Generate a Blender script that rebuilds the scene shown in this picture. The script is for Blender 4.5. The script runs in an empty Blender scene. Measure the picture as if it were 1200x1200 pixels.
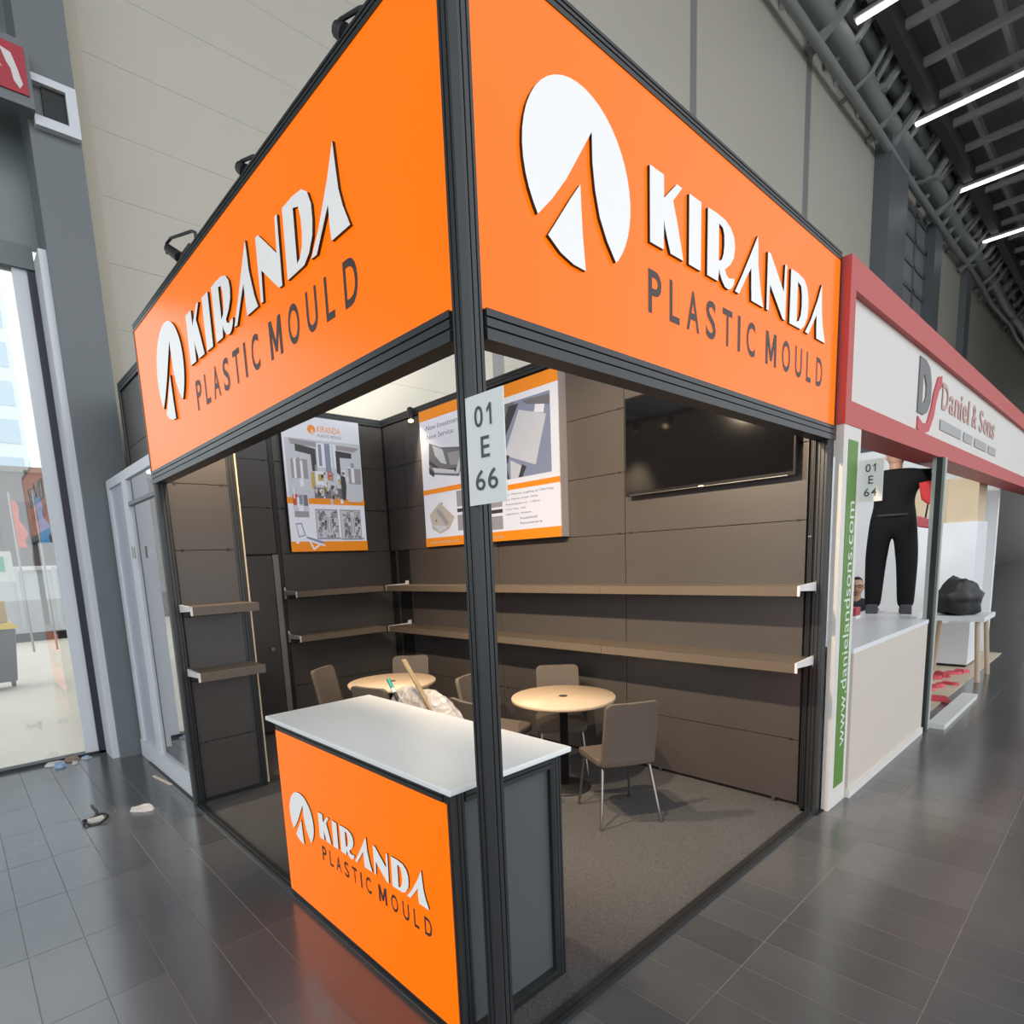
import bpy, bmesh, math, random
from mathutils import Vector, Matrix
random.seed(7)
C = bpy.context.scene.collection
S = bpy.context.scene
PI = math.pi

# ------------------------------------------------------------------ camera
CAM = Vector((-1.20346, -1.38756, 1.79518)); YAW, PIT, ROL = 0.82869, -0.15243, -0.04353
fw = Vector((math.cos(YAW)*math.cos(PIT), math.sin(YAW)*math.cos(PIT), math.sin(PIT)))
rt = Vector((math.sin(YAW), -math.cos(YAW), 0)); up = rt.cross(fw)
r2 = rt*math.cos(ROL)+up*math.sin(ROL); u2 = -rt*math.sin(ROL)+up*math.cos(ROL)
cd = bpy.data.cameras.new('camera'); cam = bpy.data.objects.new('camera', cd); C.objects.link(cam)
m = Matrix.Identity(4)
for i in range(3):
    m[i][0] = r2[i]; m[i][1] = u2[i]; m[i][2] = -fw[i]; m[i][3] = CAM[i]
cam.matrix_world = m
cd.sensor_width = 36; cd.lens = 696.07/1200*36
cd.shift_x = (600-584.48)/1200; cd.shift_y = (764.16-600)/1200
cd.clip_start = .02; cd.clip_end = 400
S.camera = cam

# ------------------------------------------------------------------ daylight and exposure
w = bpy.data.worlds.new('overcast_sky'); S.world = w; w.use_nodes = True
bg = w.node_tree.nodes['Background']; bg.inputs[0].default_value = (.92, .96, 1, 1); bg.inputs[1].default_value = 1.98
S.view_settings.view_transform = 'Standard'; S.view_settings.look = 'None'
S.view_settings.exposure = 0; S.view_settings.gamma = 1; S.view_settings.use_curve_mapping = False

# ------------------------------------------------------------------ materials
MATS = {}
def mat(name, col, rough=.5, metal=0, emit=0, ecol=None, spec=.5, noise=0, nscale=20, bump=0, alpha=1, coat=0, objvar=0, stretch=None, ior=1.5):
    if name in MATS: return MATS[name]
    M = bpy.data.materials.new(name); M.use_nodes = True; nt = M.node_tree; b = nt.nodes['Principled BSDF']
    b.inputs['Base Color'].default_value = (*col, 1); b.inputs['Roughness'].default_value = rough
    b.inputs['Metallic'].default_value = metal; b.inputs['Specular IOR Level'].default_value = spec
    b.inputs['Coat Weight'].default_value = coat; b.inputs['IOR'].default_value = ior
    if alpha < 1: b.inputs['Alpha'].default_value = alpha
    if emit: b.inputs['Emission Color'].default_value = (*(ecol or col), 1); b.inputs['Emission Strength'].default_value = emit
    if noise or bump:
        tc = nt.nodes.new('ShaderNodeTexCoord'); n = nt.nodes.new('ShaderNodeTexNoise'); n.inputs['Scale'].default_value = nscale
        n.inputs['Detail'].default_value = 6
        src = tc.outputs['Object']
        if stretch:
            mp = nt.nodes.new('ShaderNodeMapping'); mp.inputs['Scale'].default_value = stretch
            nt.links.new(src, mp.inputs[0]); src = mp.outputs[0]
        nt.links.new(src, n.inputs['Vector'])
        if noise:
            mx = nt.nodes.new('ShaderNodeMix'); mx.data_type = 'RGBA'
            mx.inputs[6].default_value = (*[c*(1-noise) for c in col], 1); mx.inputs[7].default_value = (*[min(1, c*(1+noise)) for c in col], 1)
            nt.links.new(n.outputs[0], mx.inputs[0]); out = mx.outputs[2]
            if objvar:
                oi = nt.nodes.new('ShaderNodeObjectInfo'); hs = nt.nodes.new('ShaderNodeHueSaturation')
                mr = nt.nodes.new('ShaderNodeMapRange'); mr.inputs[3].default_value = 1-objvar; mr.inputs[4].default_value = 1+objvar
                nt.links.new(oi.outputs['Random'], mr.inputs[0]); nt.links.new(mr.outputs[0], hs.inputs['Value']); nt.links.new(out, hs.inputs['Color']); out = hs.outputs[0]
            nt.links.new(out, b.inputs['Base Color'])
        if bump:
            bp = nt.nodes.new('ShaderNodeBump'); bp.inputs['Strength'].default_value = bump; bp.inputs['Distance'].default_value = .01
            nt.links.new(n.outputs[0], bp.inputs['Height']); nt.links.new(bp.outputs[0], b.inputs['Normal'])
    MATS[name] = M; return M
def glassmat(name, tint, refl=.12, rough=.02):
    if name in MATS: return MATS[name]
    M = bpy.data.materials.new(name); M.use_nodes = True; nt = M.node_tree; nt.nodes.clear()
    o = nt.nodes.new('ShaderNodeOutputMaterial'); t = nt.nodes.new('ShaderNodeBsdfTransparent'); g = nt.nodes.new('ShaderNodeBsdfGlossy')
    t.inputs[0].default_value = (*tint, 1); g.inputs['Roughness'].default_value = rough
    f = nt.nodes.new('ShaderNodeFresnel'); f.inputs[0].default_value = 1.5
    a = nt.nodes.new('ShaderNodeMath'); a.operation = 'ADD'; a.inputs[1].default_value = refl-.04; a.use_clamp = True
    x = nt.nodes.new('ShaderNodeMixShader')
    nt.links.new(f.outputs[0], a.inputs[0]); nt.links.new(a.outputs[0], x.inputs[0]); nt.links.new(t.outputs[0], x.inputs[1]); nt.links.new(g.outputs[0], x.inputs[2]); nt.links.new(x.outputs[0], o.inputs[0])
    MATS[name] = M; return M

ALU = mat('black_anodised_aluminium', (.040, .042, .044), .36, .4)
ALUG = mat('dark_groove', (.008, .008, .009), .6)
PANEL = mat('charcoal_panel', (.066, .058, .054), .36, noise=.08, nscale=3)
PANELD = mat('black_backing', (.012, .012, .012), .7)
SHELF = mat('taupe_shelf_laminate', (.12, .095, .07), .42)
WHITE = mat('white_bracket', (.72, .68, .66), .4)
ORANGE = mat('orange_backlit_film', (.25, .032, .001), .28, emit=1.0, ecol=(1, .175, 0), spec=.22)
LETW = mat('white_acrylic_letter', (.64, .64, .64), .35, emit=.30, ecol=(1, .99, .97))
LETB = mat('black_letter_edge', (.012, .01, .008), .5)
LETD = mat('dark_grey_print', (.055, .03, .028), .5)
COUNTW = mat('white_counter_laminate', (.84, .86, .85), .32, noise=.02, nscale=4)
CARPET = mat('charcoal_carpet', (.10, .098, .097), .95, spec=.1, noise=.55, nscale=90, bump=.5)
TILE = mat('slate_floor_tile', (.092, .094, .098), .19, noise=.25, nscale=2.2, bump=.03, objvar=.14, ior=1.9)
GROUT = mat('tile_grout', (.22, .21, .20), .7)
WOOD = mat('pale_maple_laminate', (.52, .40, .28), .4, noise=.1, nscale=6, stretch=(1, 12, 1))
FABRIC = mat('taupe_chair_fabric', (.115, .096, .08), .85, spec=.2, noise=.15, nscale=160, bump=.15)
CHROME = mat('dull_chrome', (.28, .27, .26), .28, .9)
BLACK = mat('matt_black', (.012, .012, .013), .5)
TVB = mat('glossy_black_screen', (.004, .004, .005), .06, spec=.6)
WARM = mat('lamp_glow', (1, .8, .5), .4, emit=6, ecol=(1, .72, .38))
HALL = mat('beige_hall_panel', (.56, .53, .455), .6, noise=.03, nscale=.8)
HALLG = mat('hall_wall_strip', (.27, .27, .27), .5)
CREAM = mat('cream_trim', (.55, .50, .40), .6)
STEEL = mat('blue_grey_painted_steel', (.155, .175, .185), .45)
PWHITE = mat('pale_grey_aluminium', (.68, .71, .75), .35)
RED = mat('neighbour_red_laminate', (.52, .075, .065), .5)
NWHITE = mat('neighbour_white_board', (.72, .69, .65), .5)
GREEN = mat('green_strip', (.10, .24, .035), .5)
GLASS = glassmat('clear_glass', (.93, .96, .96))

# ------------------------------------------------------------------ mesh helpers
ORG = {}
class MB:
    def __init__(s): s.v = []; s.f = []; s.mi = []; s.cur = 0
    def m(s, i): s.cur = i; return s
    def add(s, vs, fs):
        o = len(s.v); s.v += [tuple(v) for v in vs]; s.f += [tuple(i+o for i in f) for f in fs]; s.mi += [s.cur]*len(fs); return s
    def box(s, x0, x1, y0, y1, z0, z1):
        return s.add([(x0,y0,z0),(x1,y0,z0),(x1,y1,z0),(x0,y1,z0),(x0,y0,z1),(x1,y0,z1),(x1,y1,z1),(x0,y1,z1)],
                     [(0,3,2,1),(4,5,6,7),(0,1,5,4),(1,2,6,5),(2,3,7,6),(3,0,4,7)])
    def prism(s, a, b, side=None):                # two loops of points, capped
        n = len(a); c = s.cur
        s.add(list(a)+list(b), [tuple(range(n-1,-1,-1)), tuple(range(n,2*n))])
        o = len(s.v)-2*n
        if side is not None: s.cur = side
        s.f += [(o+i, o+(i+1) % n, o+n+(i+1) % n, o+n+i) for i in range(n)]; s.mi += [s.cur]*n; s.cur = c
        return s
    def beam(s, p, q, wx, wz):                      # box bar between two points
        p, q = Vector(p), Vector(q); d = (q-p).normalized(); a = d.cross(Vector((0,0,1)))
        if a.length < 1e-4: a = Vector((1,0,0))
        a.normalize(); b = d.cross(a)
        L = lambda c: [c+a*wx/2+b*wz/2, c-a*wx/2+b*wz/2, c-a*wx/2-b*wz/2, c+a*wx/2-b*wz/2]
        return s.prism(L(p), L(q))
    def tube(s, pts, r, n=8, cap=True):
        pts = [Vector(p) for p in pts]; rings = []
        a0 = None
        for i, p in enumerate(pts):
            d = (pts[min(i+1, len(pts)-1)]-pts[max(i-1, 0)]).normalized()
            a = d.orthogonal().normalized() if a0 is None else (a0-d*a0.dot(d)).normalized()
            a0 = a; b = d.cross(a); rr = r[i] if isinstance(r, (list, tuple)) else r
            rings.append([p+(a*math.cos(2*PI*k/n)+b*math.sin(2*PI*k/n))*rr for k in range(n)])
        vs = [v for R in rings for v in R]; fs = []
        for i in range(len(rings)-1):
            for k in range(n): fs.append((i*n+k, i*n+(k+1) % n, (i+1)*n+(k+1) % n, (i+1)*n+k))
        if cap: fs += [tuple(range(n-1,-1,-1)), tuple((len(rings)-1)*n+k for k in range(n))]
        return s.add(vs, fs)
    def lathe(s, prof, cx=0, cy=0, n=40):
        vs = [(cx+r*math.cos(2*PI*k/n), cy+r*math.sin(2*PI*k/n), z) for r, z in prof for k in range(n)]; fs = []
        for i in range(len(prof)-1):
            for k in range(n): fs.append((i*n+k, i*n+(k+1) % n, (i+1)*n+(k+1) % n, (i+1)*n+k))
        fs += [tuple(range(n-1,-1,-1)), tuple((len(prof)-1)*n+k for k in range(n))]
        return s.add(vs, fs)
    def build(s, name, mats, parent=None, smooth=False, bevel=0, org=None, seg=2, kind=None):
        me = bpy.data.meshes.new(name)
        o = Vector(org) if org is not None else (Vector(ORG[parent.name]) if parent is not None else Vector((0,0,0)))
        me.from_pydata([Vector(v)-o for v in s.v], [], s.f)
        for M in (mats if isinstance(mats, (list, tuple)) else [mats]): me.materials.append(M)
        me.polygons.foreach_set('material_index', s.mi)
        bm = bmesh.new(); bm.from_mesh(me); bmesh.ops.recalc_face_normals(bm, faces=bm.faces); bm.to_mesh(me); bm.free()
        if smooth: me.shade_smooth() if smooth is True else me.shade_auto(smooth) if hasattr(me, 'shade_auto') else me.shade_smooth()
        ob = bpy.data.objects.new(name, me); C.objects.link(ob); ORG[ob.name] = tuple(o)
        if parent is not None: ob.parent = parent
        else: ob.location = o
        if bevel:
            bv = ob.modifiers.new('bevel', 'BEVEL'); bv.width = bevel; bv.segments = seg; bv.limit_method = 'ANGLE'; bv.angle_limit = .7
        if kind: ob['kind'] = kind
        return ob
def bx(*a): return MB().box(*a)
def tag(o, label, cat, group=None):
    o['label'] = label; o['category'] = cat
    if group: o['group'] = group
    return o
def thing(name, loc, label, cat, group=None):
    o = bpy.data.objects.new(name, None); C.objects.link(o); o.location = loc; o.empty_display_size = .1
    ORG[o.name] = tuple(loc); return tag(o, label, cat, group)
def struct(o): o['kind'] = 'structure'; return o
def sroot(name, loc):
    o = bpy.data.objects.new(name, None); C.objects.link(o); o.location = loc; ORG[o.name] = tuple(loc); return struct(o)
def dup(root, loc, rz, label=None):
    r = root.copy(); C.objects.link(r); r.location = loc; r.rotation_euler = (0, 0, rz)
    if label: r['label'] = label
    for ch in root.children:
        c = ch.copy(); C.objects.link(c); c.parent = r
        for g in ch.children:
            d = g.copy(); C.objects.link(d); d.parent = c
    return r
def glyph(ch, off=0):                          # flat outline of one text string: verts, faces, bbox
    cu = bpy.data.curves.new('t', 'FONT'); cu.body = ch; cu.size = 1; cu.resolution_u = 4; cu.offset = off
    ob = bpy.data.objects.new('t', cu); C.objects.link(ob); bpy.context.view_layer.update()
    me = bpy.data.meshes.new_from_object(ob.evaluated_get(bpy.context.evaluated_depsgraph_get()))
    vs = [(v.co.x, v.co.y) for v in me.vertices]; fs = [tuple(p.vertices) for p in me.polygons]
    bpy.data.objects.remove(ob); bpy.data.curves.remove(cu); bpy.data.meshes.remove(me)
    return vs, fs, (min(v[0] for v in vs), max(v[0] for v in vs), min(v[1] for v in vs), max(v[1] for v in vs))
GC = {}
def fit_text(mb, ch, x0, x1, y0, y1, fn, d=0.0, off=0):     # text stretched to a box in a plane; fn(s, t, depth) -> point
    if (ch, off) not in GC: GC[(ch, off)] = glyph(ch, off)
    vs, fs, (a, b, c, e) = GC[(ch, off)]
    mb.add([fn(x0+(v[0]-a)/(b-a)*(x1-x0), y0+(v[1]-c)/(e-c)*(y1-y0), d) for v in vs], fs); return mb
def poly_mesh(mb, loops, fn, d0, d1, side):          # extruded polygon with holes, face at depth d1
    bm = bmesh.new(); ed = []
    for lp in loops:
        vs = [bm.verts.new((x, y, 0)) for x, y in lp]
        ed += [bm.edges.new((vs[i], vs[(i+1) % len(vs)])) for i in range(len(vs))]
    bmesh.ops.triangle_fill(bm, edges=ed, use_beauty=True)
    bm.verts.index_update()
    fs = [tuple(v.index for v in f.verts) for f in bm.faces]; co = [(v.co.x, v.co.y) for v in bm.verts]; bm.free()
    mb.add([fn(x, y, d1) for x, y in co], fs)
    c = mb.cur; mb.cur = side
    for lp in loops:
        n = len(lp)
        mb.add([fn(x, y, d0) for x, y in lp]+[fn(x, y, d1) for x, y in lp], [(i, (i+1) % n, n+(i+1) % n, n+i) for i in range(n)])
    mb.cur = c; return mb

# ------------------------------------------------------------------ traced lettering of the exhibitor's logo (metres, origin bottom left)
GL = [
 ('emblem', [[(.276+.279*math.cos(a), .305+.279*math.sin(a)) for a in [math.radians(q) for q in range(-47, 219, 9)]][::-1] and
   [(.058,.129)]+[(.276+.279*math.cos(math.radians(q)), .305+.279*math.sin(math.radians(q))) for q in range(212, -47, -8)]+[(.463,.102),(.413,.156),(.373,.22),(.349,.298),(.337,.378),(.336,.469),(.269,.375),(.2,.279),(.125,.193)]]),
 ('emblem_wedge', [[(.27,.287),(.273,.216),(.278,.133),(.291,.027),(.228,.03),(.163,.048),(.103,.083),(.158,.151),(.216,.224)]]),
 ('letter', [[(.682,.5),(.779,.5),(.779,.42),(.872,.5),(.912,.5),(.845,.432),(.856,.407),(.877,.361),(.923,.236),(.827,.236),(.81,.266),(.785,.32),(.779,.346),(.777,.236),(.682,.236)]]),
 ('letter', [[(.967,.5),(1.063,.5),(1.062,.236),(.966,.236)]]),
 ('letter', [[(1.119,.5),(1.19,.503),(1.272,.5),(1.325,.484),(1.359,.453),(1.367,.413),(1.357,.37),(1.325,.333),(1.276,.301),(1.289,.281),(1.316,.274),(1.365,.285),(1.361,.26),(1.334,.234),(1.307,.226),(1.275,.23),(1.248,.249),(1.229,.272),(1.224,.293),(1.212,.236),(1.117,.236)],
             [(1.217,.469),(1.252,.462),(1.265,.438),(1.267,.397),(1.26,.359),(1.245,.332),(1.217,.319)]]),
 ('letter', [[(1.597,.536),(1.602,.494),(1.607,.408),(1.625,.347),(1.644,.289),(1.672,.236),(1.541,.236),(1.536,.297),(1.533,.377),(1.489,.328),(1.412,.234),(1.373,.236),(1.448,.33),(1.526,.437)]]),
 ('letter', [[(1.71,.5),(1.741,.5),(1.906,.367),(1.916,.5),(1.94,.5),(1.932,.234),(1.899,.236),(1.741,.359),(1.731,.236),(1.706,.236)]]),
 ('letter', [[(1.991,.5),(2.089,.502),(2.165,.493),(2.21,.465),(2.233,.415),(2.234,.359),(2.224,.311),(2.186,.262),(2.14,.236),(1.986,.234)],
             [(2.084,.462),(2.128,.449),(2.141,.408),(2.143,.353),(2.133,.306),(2.109,.273),(2.081,.262)]]),
 ('letter', [[(2.421,.534),(2.429,.453),(2.438,.375),(2.46,.311),(2.499,.236),(2.364,.236),(2.358,.289),(2.358,.359),(2.246,.234),(2.199,.236),(2.274,.312),(2.365,.437)]]),
]
SUB = [('P',.684,.777),('L',.836,.914),('A',.969,1.074),('S',1.13,1.219),('T',1.279,1.374),('I',1.428,1.456),('C',1.52,1.613),('M',1.734,1.861),('O',1.93,2.037),('U',2.103,2.198),('L',2.262,2.332),('D',2.407,2.506)]
def logo(parent, fn, k=1.0, depth=.012, flat=False):
    for nm, loops in GL:
        mb = MB(); poly_mesh(mb, [[(x*k, y*k) for x, y in lp] for lp in loops], fn, 0, depth, 1)
        mb.build(nm, [LETW, LETB], parent)
    for ch, a, b in SUB:
        mb = MB()
        if ch == 'M': poly_mesh(mb, [[((a+p*(b-a))*k, (-.008+q*.158)*k) for p, q in ((0,0),(.2,0),(.2,.64),(.42,.14),(.58,.14),(.8,.64),(.8,0),(1,0),(1,1),(.77,1),(.5,.40),(.23,1),(0,1))]], fn, 0, .0015, 0)
        else: fit_text(mb, ch, a*k, b*k, -.008*k, .150*k, fn, .0015, .018)
        mb.build('small_letter', LETD, parent)

# ------------------------------------------------------------------ aluminium profiles
def post_profile(x0, x1, y0, y1, ch=.014, g=.005, dep=.007):
    """plan outline of a square extruded post with chamfered corners and two slots per face"""
    def face(a, b, nx, ny):
        ax, ay = a; bx_, by = b; L = math.hypot(bx_-ax, by-ay); ux, uy = (bx_-ax)/L, (by-ay)/L
        pts = [a]
        for c in (.27, .73):
            for q, dd in ((c*L-g/2, 0), (c*L-g/2, dep), (c*L+g/2, dep), (c*L+g/2, 0)):
                pts.append((ax+ux*q-nx*dd, ay+uy*q-ny*dd))
        return pts+[b]
    return (face((x0+ch, y0), (x1-ch, y0), 0, -1)+face((x1, y0+ch), (x1, y1-ch), 1, 0)+
            face((x1-ch, y1), (x0+ch, y1), 0, 1)+face((x0, y1-ch), (x0, y0+ch), -1, 0))
def post(mb, x0, x1, y0, y1, z0, z1, **k):
    p = post_profile(x0, x1, y0, y1, **k); return mb.prism([(x, y, z0) for x, y in p], [(x, y, z1) for x, y in p])
def rail(mb, a, b, axis, d0, d1, z0, z1, ns=2, g=.006, dep=.008, outer=-1):
    """horizontal rail along axis 0/1 from a to b; profile in (d, z) with slots cut in the outward face d0 or d1"""
    df, db = (d0, d1) if outer < 0 else (d1, d0); sg = 1 if db > df else -1
    pf = [(df, z0)]
    H = z1-z0
    for i in range(ns):
        c = z0+H*((i+1)/(ns+1)+ (.06 if ns == 2 else 0))
        pf += [(df, c-g/2), (df+sg*dep, c-g/2), (df+sg*dep, c+g/2), (df, c+g/2)]
    pf += [(df, z1), (db, z1), (db, z0)]
    A = [((a, d, z) if axis == 0 else (d, a, z)) for d, z in pf]; B = [((b, d, z) if axis == 0 else (d, b, z)) for d, z in pf]
    return mb.prism(A, B)

U, V, VP, H1, H2, PW = 3.0, 3.565, 5.13, 2.449, 3.532, .08

# ================================================================== THE HALL
# floor tiles: the nearest visible ones are objects, the rest one joined part
TX, TY, GAP = .2275, .6125, .004
fl = struct(MB().add([(-60,-60,-.0012),(90,-60,-.0012),(90,5.86,-.0012),(-60,5.86,-.0012)], [(0,1,2,3)]).build('floor', GROUT))
tm = None; rest = MB(); cnt = 0
def pix(p):
    d = Vector(p)-CAM; z = d.dot(fw)
    return None if z < .05 else (584.48+696.07*d.dot(r2)/z, 764.16-696.07*d.dot(u2)/z, z)
cells = []
for i in range(-22, 60):
    for j in range(-10, 10):
        x0 = -.24+i*TX; y0 = -.33+j*TY
        if y0+TY > 6.0: continue
        q = pix((x0+TX/2, y0+TY/2, 0)); vis = q and -30 < q[0] < 1190 and q[1] < 1230
        inb = x0 > .02 and y0 > .02 and x0 < 2.9
        if vis and not inb: cells.append((q[2], x0, y0))
        elif not inb: rest.box(x0+GAP/2, x0+TX-GAP/2, y0+GAP/2, y0+TY-GAP/2, -.012, 0)
cells.sort()
for n, (d, x0, y0) in enumerate(cells):
    if n < 295:
        if tm is None:
            t0 = bx(GAP/2, TX-GAP/2, GAP/2, TY-GAP/2, -.012, 0).build('tile', TILE, fl); tm = t0.data; t0.location = (x0, y0, 0)
        else:
            o = bpy.data.objects.new('tile', tm); C.objects.link(o); o.parent = fl; o.location = (x0, y0, random.uniform(-.0003, .0003))
    else: rest.box(x0+GAP/2, x0+TX-GAP/2, y0+GAP/2, y0+TY-GAP/2, -.012, 0)
for xa, xb, ya, yb in ((-60,-.24-22*TX,-60,6),(-.24+60*TX,90,-60,6),(-.24-22*TX,-.24+60*TX,-60,-.33-10*TY)):
    rest.box(xa, xb, ya, yb, -.012, 0)
rest.build('tile_field', TILE, fl, kind='stuff')

# rear hall wall: six-metre bays of beige panels between grey strips
HY = 5.9
hw = sroot('wall_rear', (0, HY, 0))
bx(.3, 110, HY+.03, HY+.25, 0, 17.4).build('backing', HALLG, hw)
bays = [(.43,5.62),(5.88,11.58),(11.86,17.6),(18.0,23.5)]
for bi, (a, b) in enumerate(bays):
    if bi < 2:
        zz = [0, 1.82, 2.44, 3.06, 3.67, 4.28, 4.9, 5.52, 6.12, 6.76, 7.4, 8.04, 8.7, 9.4, 10.1, 10.8, 12, 14, 16.3]
    else: zz = [0, 16.3]
    for q in range(len(zz)-1):
        bx(a, b, HY, HY+.03, zz[q]+.0012, zz[q+1]-.0012).build('wall_panel', HALL, hw)
bx(.33, .43, HY-.03, HY+.03, 0, 16.3).build('edge_trim', CREAM, hw)
bx(23.5, 25.6, HY-.5, HY+.03, 0, 16.3).build('pillar', STEEL, hw)
bx(25.6, 31, HY, HY+.03, 14.6, 16.3).build('wall_panel', HALL, hw); bx(25.6, 31, HY, HY+.03, 0, 9).build('wall_panel', HALL, hw)
bx(30.6, 31.8, HY-.3, HY+.03, 0, 16.3).build('pillar', STEEL, hw)
bx(31.8, 37, HY, HY+.03, 0, 16.3).build('wall_panel', HALL, hw); bx(37, 38, HY-.3, HY+.03, 0, 16.3).build('pillar', STEEL, hw); bx(38, 100, HY, HY+.03, 0, 16.3).build('wall_panel', HALL, hw)
DKW = mat('dark_window_glass', (.03, .033, .035), .15)
win = sroot('window_1', (28, HY, 9)); bx(25.6, 30.6, HY+.06, HY+.1, 9, 14.6).build('pane', DKW, win)
for k in range(4): bx(25.7+k*1.6-.09, 25.7+k*1.6+.09, HY-.02, HY+.06, 9, 14.6).build('mullion', STEEL, win)
for k in range(7): bx(25.6, 30.6, HY-.02, HY+.06, 9.1+k*.9-.08, 9.1+k*.9+.08).build('transom', STEEL, win)

# hall roof with girders, purlins, service pipes and light tubes (over the part of the hall in view)
ROOF = mat('dark_roof_deck', (.34, .33, .31), .8, noise=.2, nscale=.3); TRUSS = mat('grey_roof_steel', (.42, .43, .42), .6); PIPE = mat('dull_duct_metal', (.28, .30, .29), .6)
rf = sroot('ceiling', (0, 0, 16.6)); bx(-30, 110, -9, 6.2, 17.4, 17.6).build('roof_deck', ROOF, rf)
for y in (4.55, 1.2, -3, -8): bx(9, 105, y-.14, y+.14, 15.6, 16.3).build('girder', mat('dark_girder', (.06,.06,.06), .6), rf)
for y in (3.9, 2.6, -1, -5): bx(9, 105, y-.07, y+.07, 16.2, 16.5).build('girder', TRUSS, rf)
for k in range(26): x = 12.6+k*2.0; bx(x-.09, x+.09, -20, 5.9, 16.0, 16.2).build('purlin', TRUSS, rf)
for k in range(22):
    x = 13+k*1.9; MB().beam((x, 4.5, 16), (x+.95, 5.9, 15.0), .14, .14).build('brace', TRUSS, rf)
for k, (y, z, r) in enumerate(((5.45, 15.3, .28), (5.2, 15.9, .2), (5.55, 14.7, .12), (4.9, 16.3, .22))):
    MB().tube([(10+q*3, y+random.uniform(-.06, .06), z+random.uniform(-.1, .1)) for q in range(32)], r, 10).build('service_pipe', PIPE, rf, smooth=True)
for k in range(30):
    x = 15+k*1.25; MB().tube([(x, 5.85, 15.2+random.uniform(-.9, .3)), (x+.2, 5.1, 15.6+random.uniform(-.5, .3)), (x+.5, 4.6, 16.2)], random.uniform(.06, .16), 7).build('cable_tray', PIPE, rf)
TUBE = mat('light_tube_glow', (1, .95, .97), .4, emit=3.5, ecol=(1, .93, .97))
for k, x in enumerate((12.5, 18.5, 24.45, 30.4, 36.4)):
    t = thing('light_tube', (x, 2.5, 15.5), 'slim white light tube under the hall roof girders', 'lamp', 'light tubes under the hall roof')
    bx(x-.06, x+.06, .4, 5.0, 15.44, 15.52).build('diffuser', TUBE, t); bx(x-.12, x+.12, .35, 5.05, 15.52, 15.602).build('housing', TRUSS, t)

wfr = sroot('wall_sky_blocker', (60, -9, 0)); bx(30, 110, -9.2, -9, 0, 17.4).build('wall_face', HALL, wfr)  # unseen wall added to keep open sky out of the right fascia's reflection
for k in range(10): bx(30+k*7.5, 30.5+k*7.5, -9.0, -8.8, 0, 17.4).build('pillar', STEEL, wfr)
# steel column, glass facade and the yard outside
col = struct(bx(-.14, .24, 5.45, 5.9, 0, 16).build('wall_column', STEEL, org=(.05, 5.6, 0)))
bx(-.2, -.14, 5.5, 5.88, 0, 4.7).build('light_jamb', PWHITE, col)
fa = sroot('window_2', (-3, HY, 0))
DARKM = mat('black_mullion', (.02, .022, .03), .4)
bx(-.26, -.2, 5.82, 5.94, 0, 4.7).build('mullion', DARKM, fa); bx(-8, -.2, 5.8, 5.96, 4.62, 4.82).build('transom', mat('grey_green_transom', (.16, .19, .185), .5), fa)
bx(-8, -.2, 5.82, 5.94, 0, .03).build('sill', DARKM, fa)
bx(-3, -.26, 5.87, 5.885, .03, 4.62).build('pane', GLASS, fa); bx(-8, -3.06, 5.87, 5.885, .03, 4.62).build('pane', GLASS, fa); bx(-3.06, -3, 5.82, 5.94, 0, 4.7).build('mullion', DARKM, fa)
bx(-8, -.14, 5.85, 5.9, 4.82, 16).build('upper_panel', mat('grey_green_glazing', (.20, .235, .235), .3), fa)
bx(-.37, -.26, 5.84, 5.9, .03, 4.62).build('door_stile', PWHITE, fa)

GROUND = mat('pale_concrete_yard', (.60, .53, .44), .9, noise=.12, nscale=.7)
struct(MB().add([(-60,5.9,-.02),(60,5.9,-.02),(60,90,-.02),(-60,90,-.02)], [(0,1,2,3)]).build('ground', GROUND))
BLD = mat('pale_blue_tower', (.70, .78, .84), .4); BWIN = mat('tower_window', (.42, .55, .66), .15); BR = mat('brown_brick_building', (.11, .085, .08), .8)
tw = thing('office_tower', (0, 52, 0), 'pale blue office tower with window bands beyond the yard', 'building')
tb_ = bx(-3.6, 4.1, 50, 60, 0, 26).build('tower_body', BLD, tw)
for k in range(8):
    for q in range(3): bx(-3.2+q*2.5, -1.2+q*2.5, 49.93, 50, 6+k*2.4, 7.5+k*2.4).build('window', BWIN, tb_)
bb = thing('brick_building', (0, 30, 0), 'low dark brown building behind the flags', 'building')
bx(-8, 2.75, 28, 34, 0, 5.9).build('wall_block', BR, bb); bx(-8.1, 2.85, 27.9, 34.1, 5.9, 6.1).build('roof_edge', mat('brown_edge', (.2, .17, .15), .7), bb)
for k in range(4): bx(-3+k*1.4, -2.2+k*1.4, 27.94, 28, 3.2, 4.8).build('window', DKW, bb)
CONT = mat('pale_grey_container', (.50, .51, .53), .5)
ct = thing('skip_container', (.5, 22.5, 0), 'pale grey metal container standing on the yard', 'container')
MB().prism([(-2.6,21.4,.25),(1.55,21.4,.25),(1.9,21.4,.9),(1.9,21.4,2.2),(-2.6,21.4,2.2)], [(-2.6,23.6,.25),(1.55,23.6,.25),(1.9,23.6,.9),(1.9,23.6,2.2),(-2.6,23.6,2.2)]).build('body', CONT, ct)
for x in (-1.6,-.6,.4,1.3): bx(x-.05, x+.05, 21.32, 21.4, .3, 2.2).build('rib', CONT, ct)
bx(-2.6, 1.5, 21.5, 23.5, -.02, .25).build('skid', BLACK, ct); bx(-2.65, 1.95, 21.33, 21.42, 2.12, 2.24).build('rim', mat('rim_white', (.7,.7,.7), .5), ct)
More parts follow.
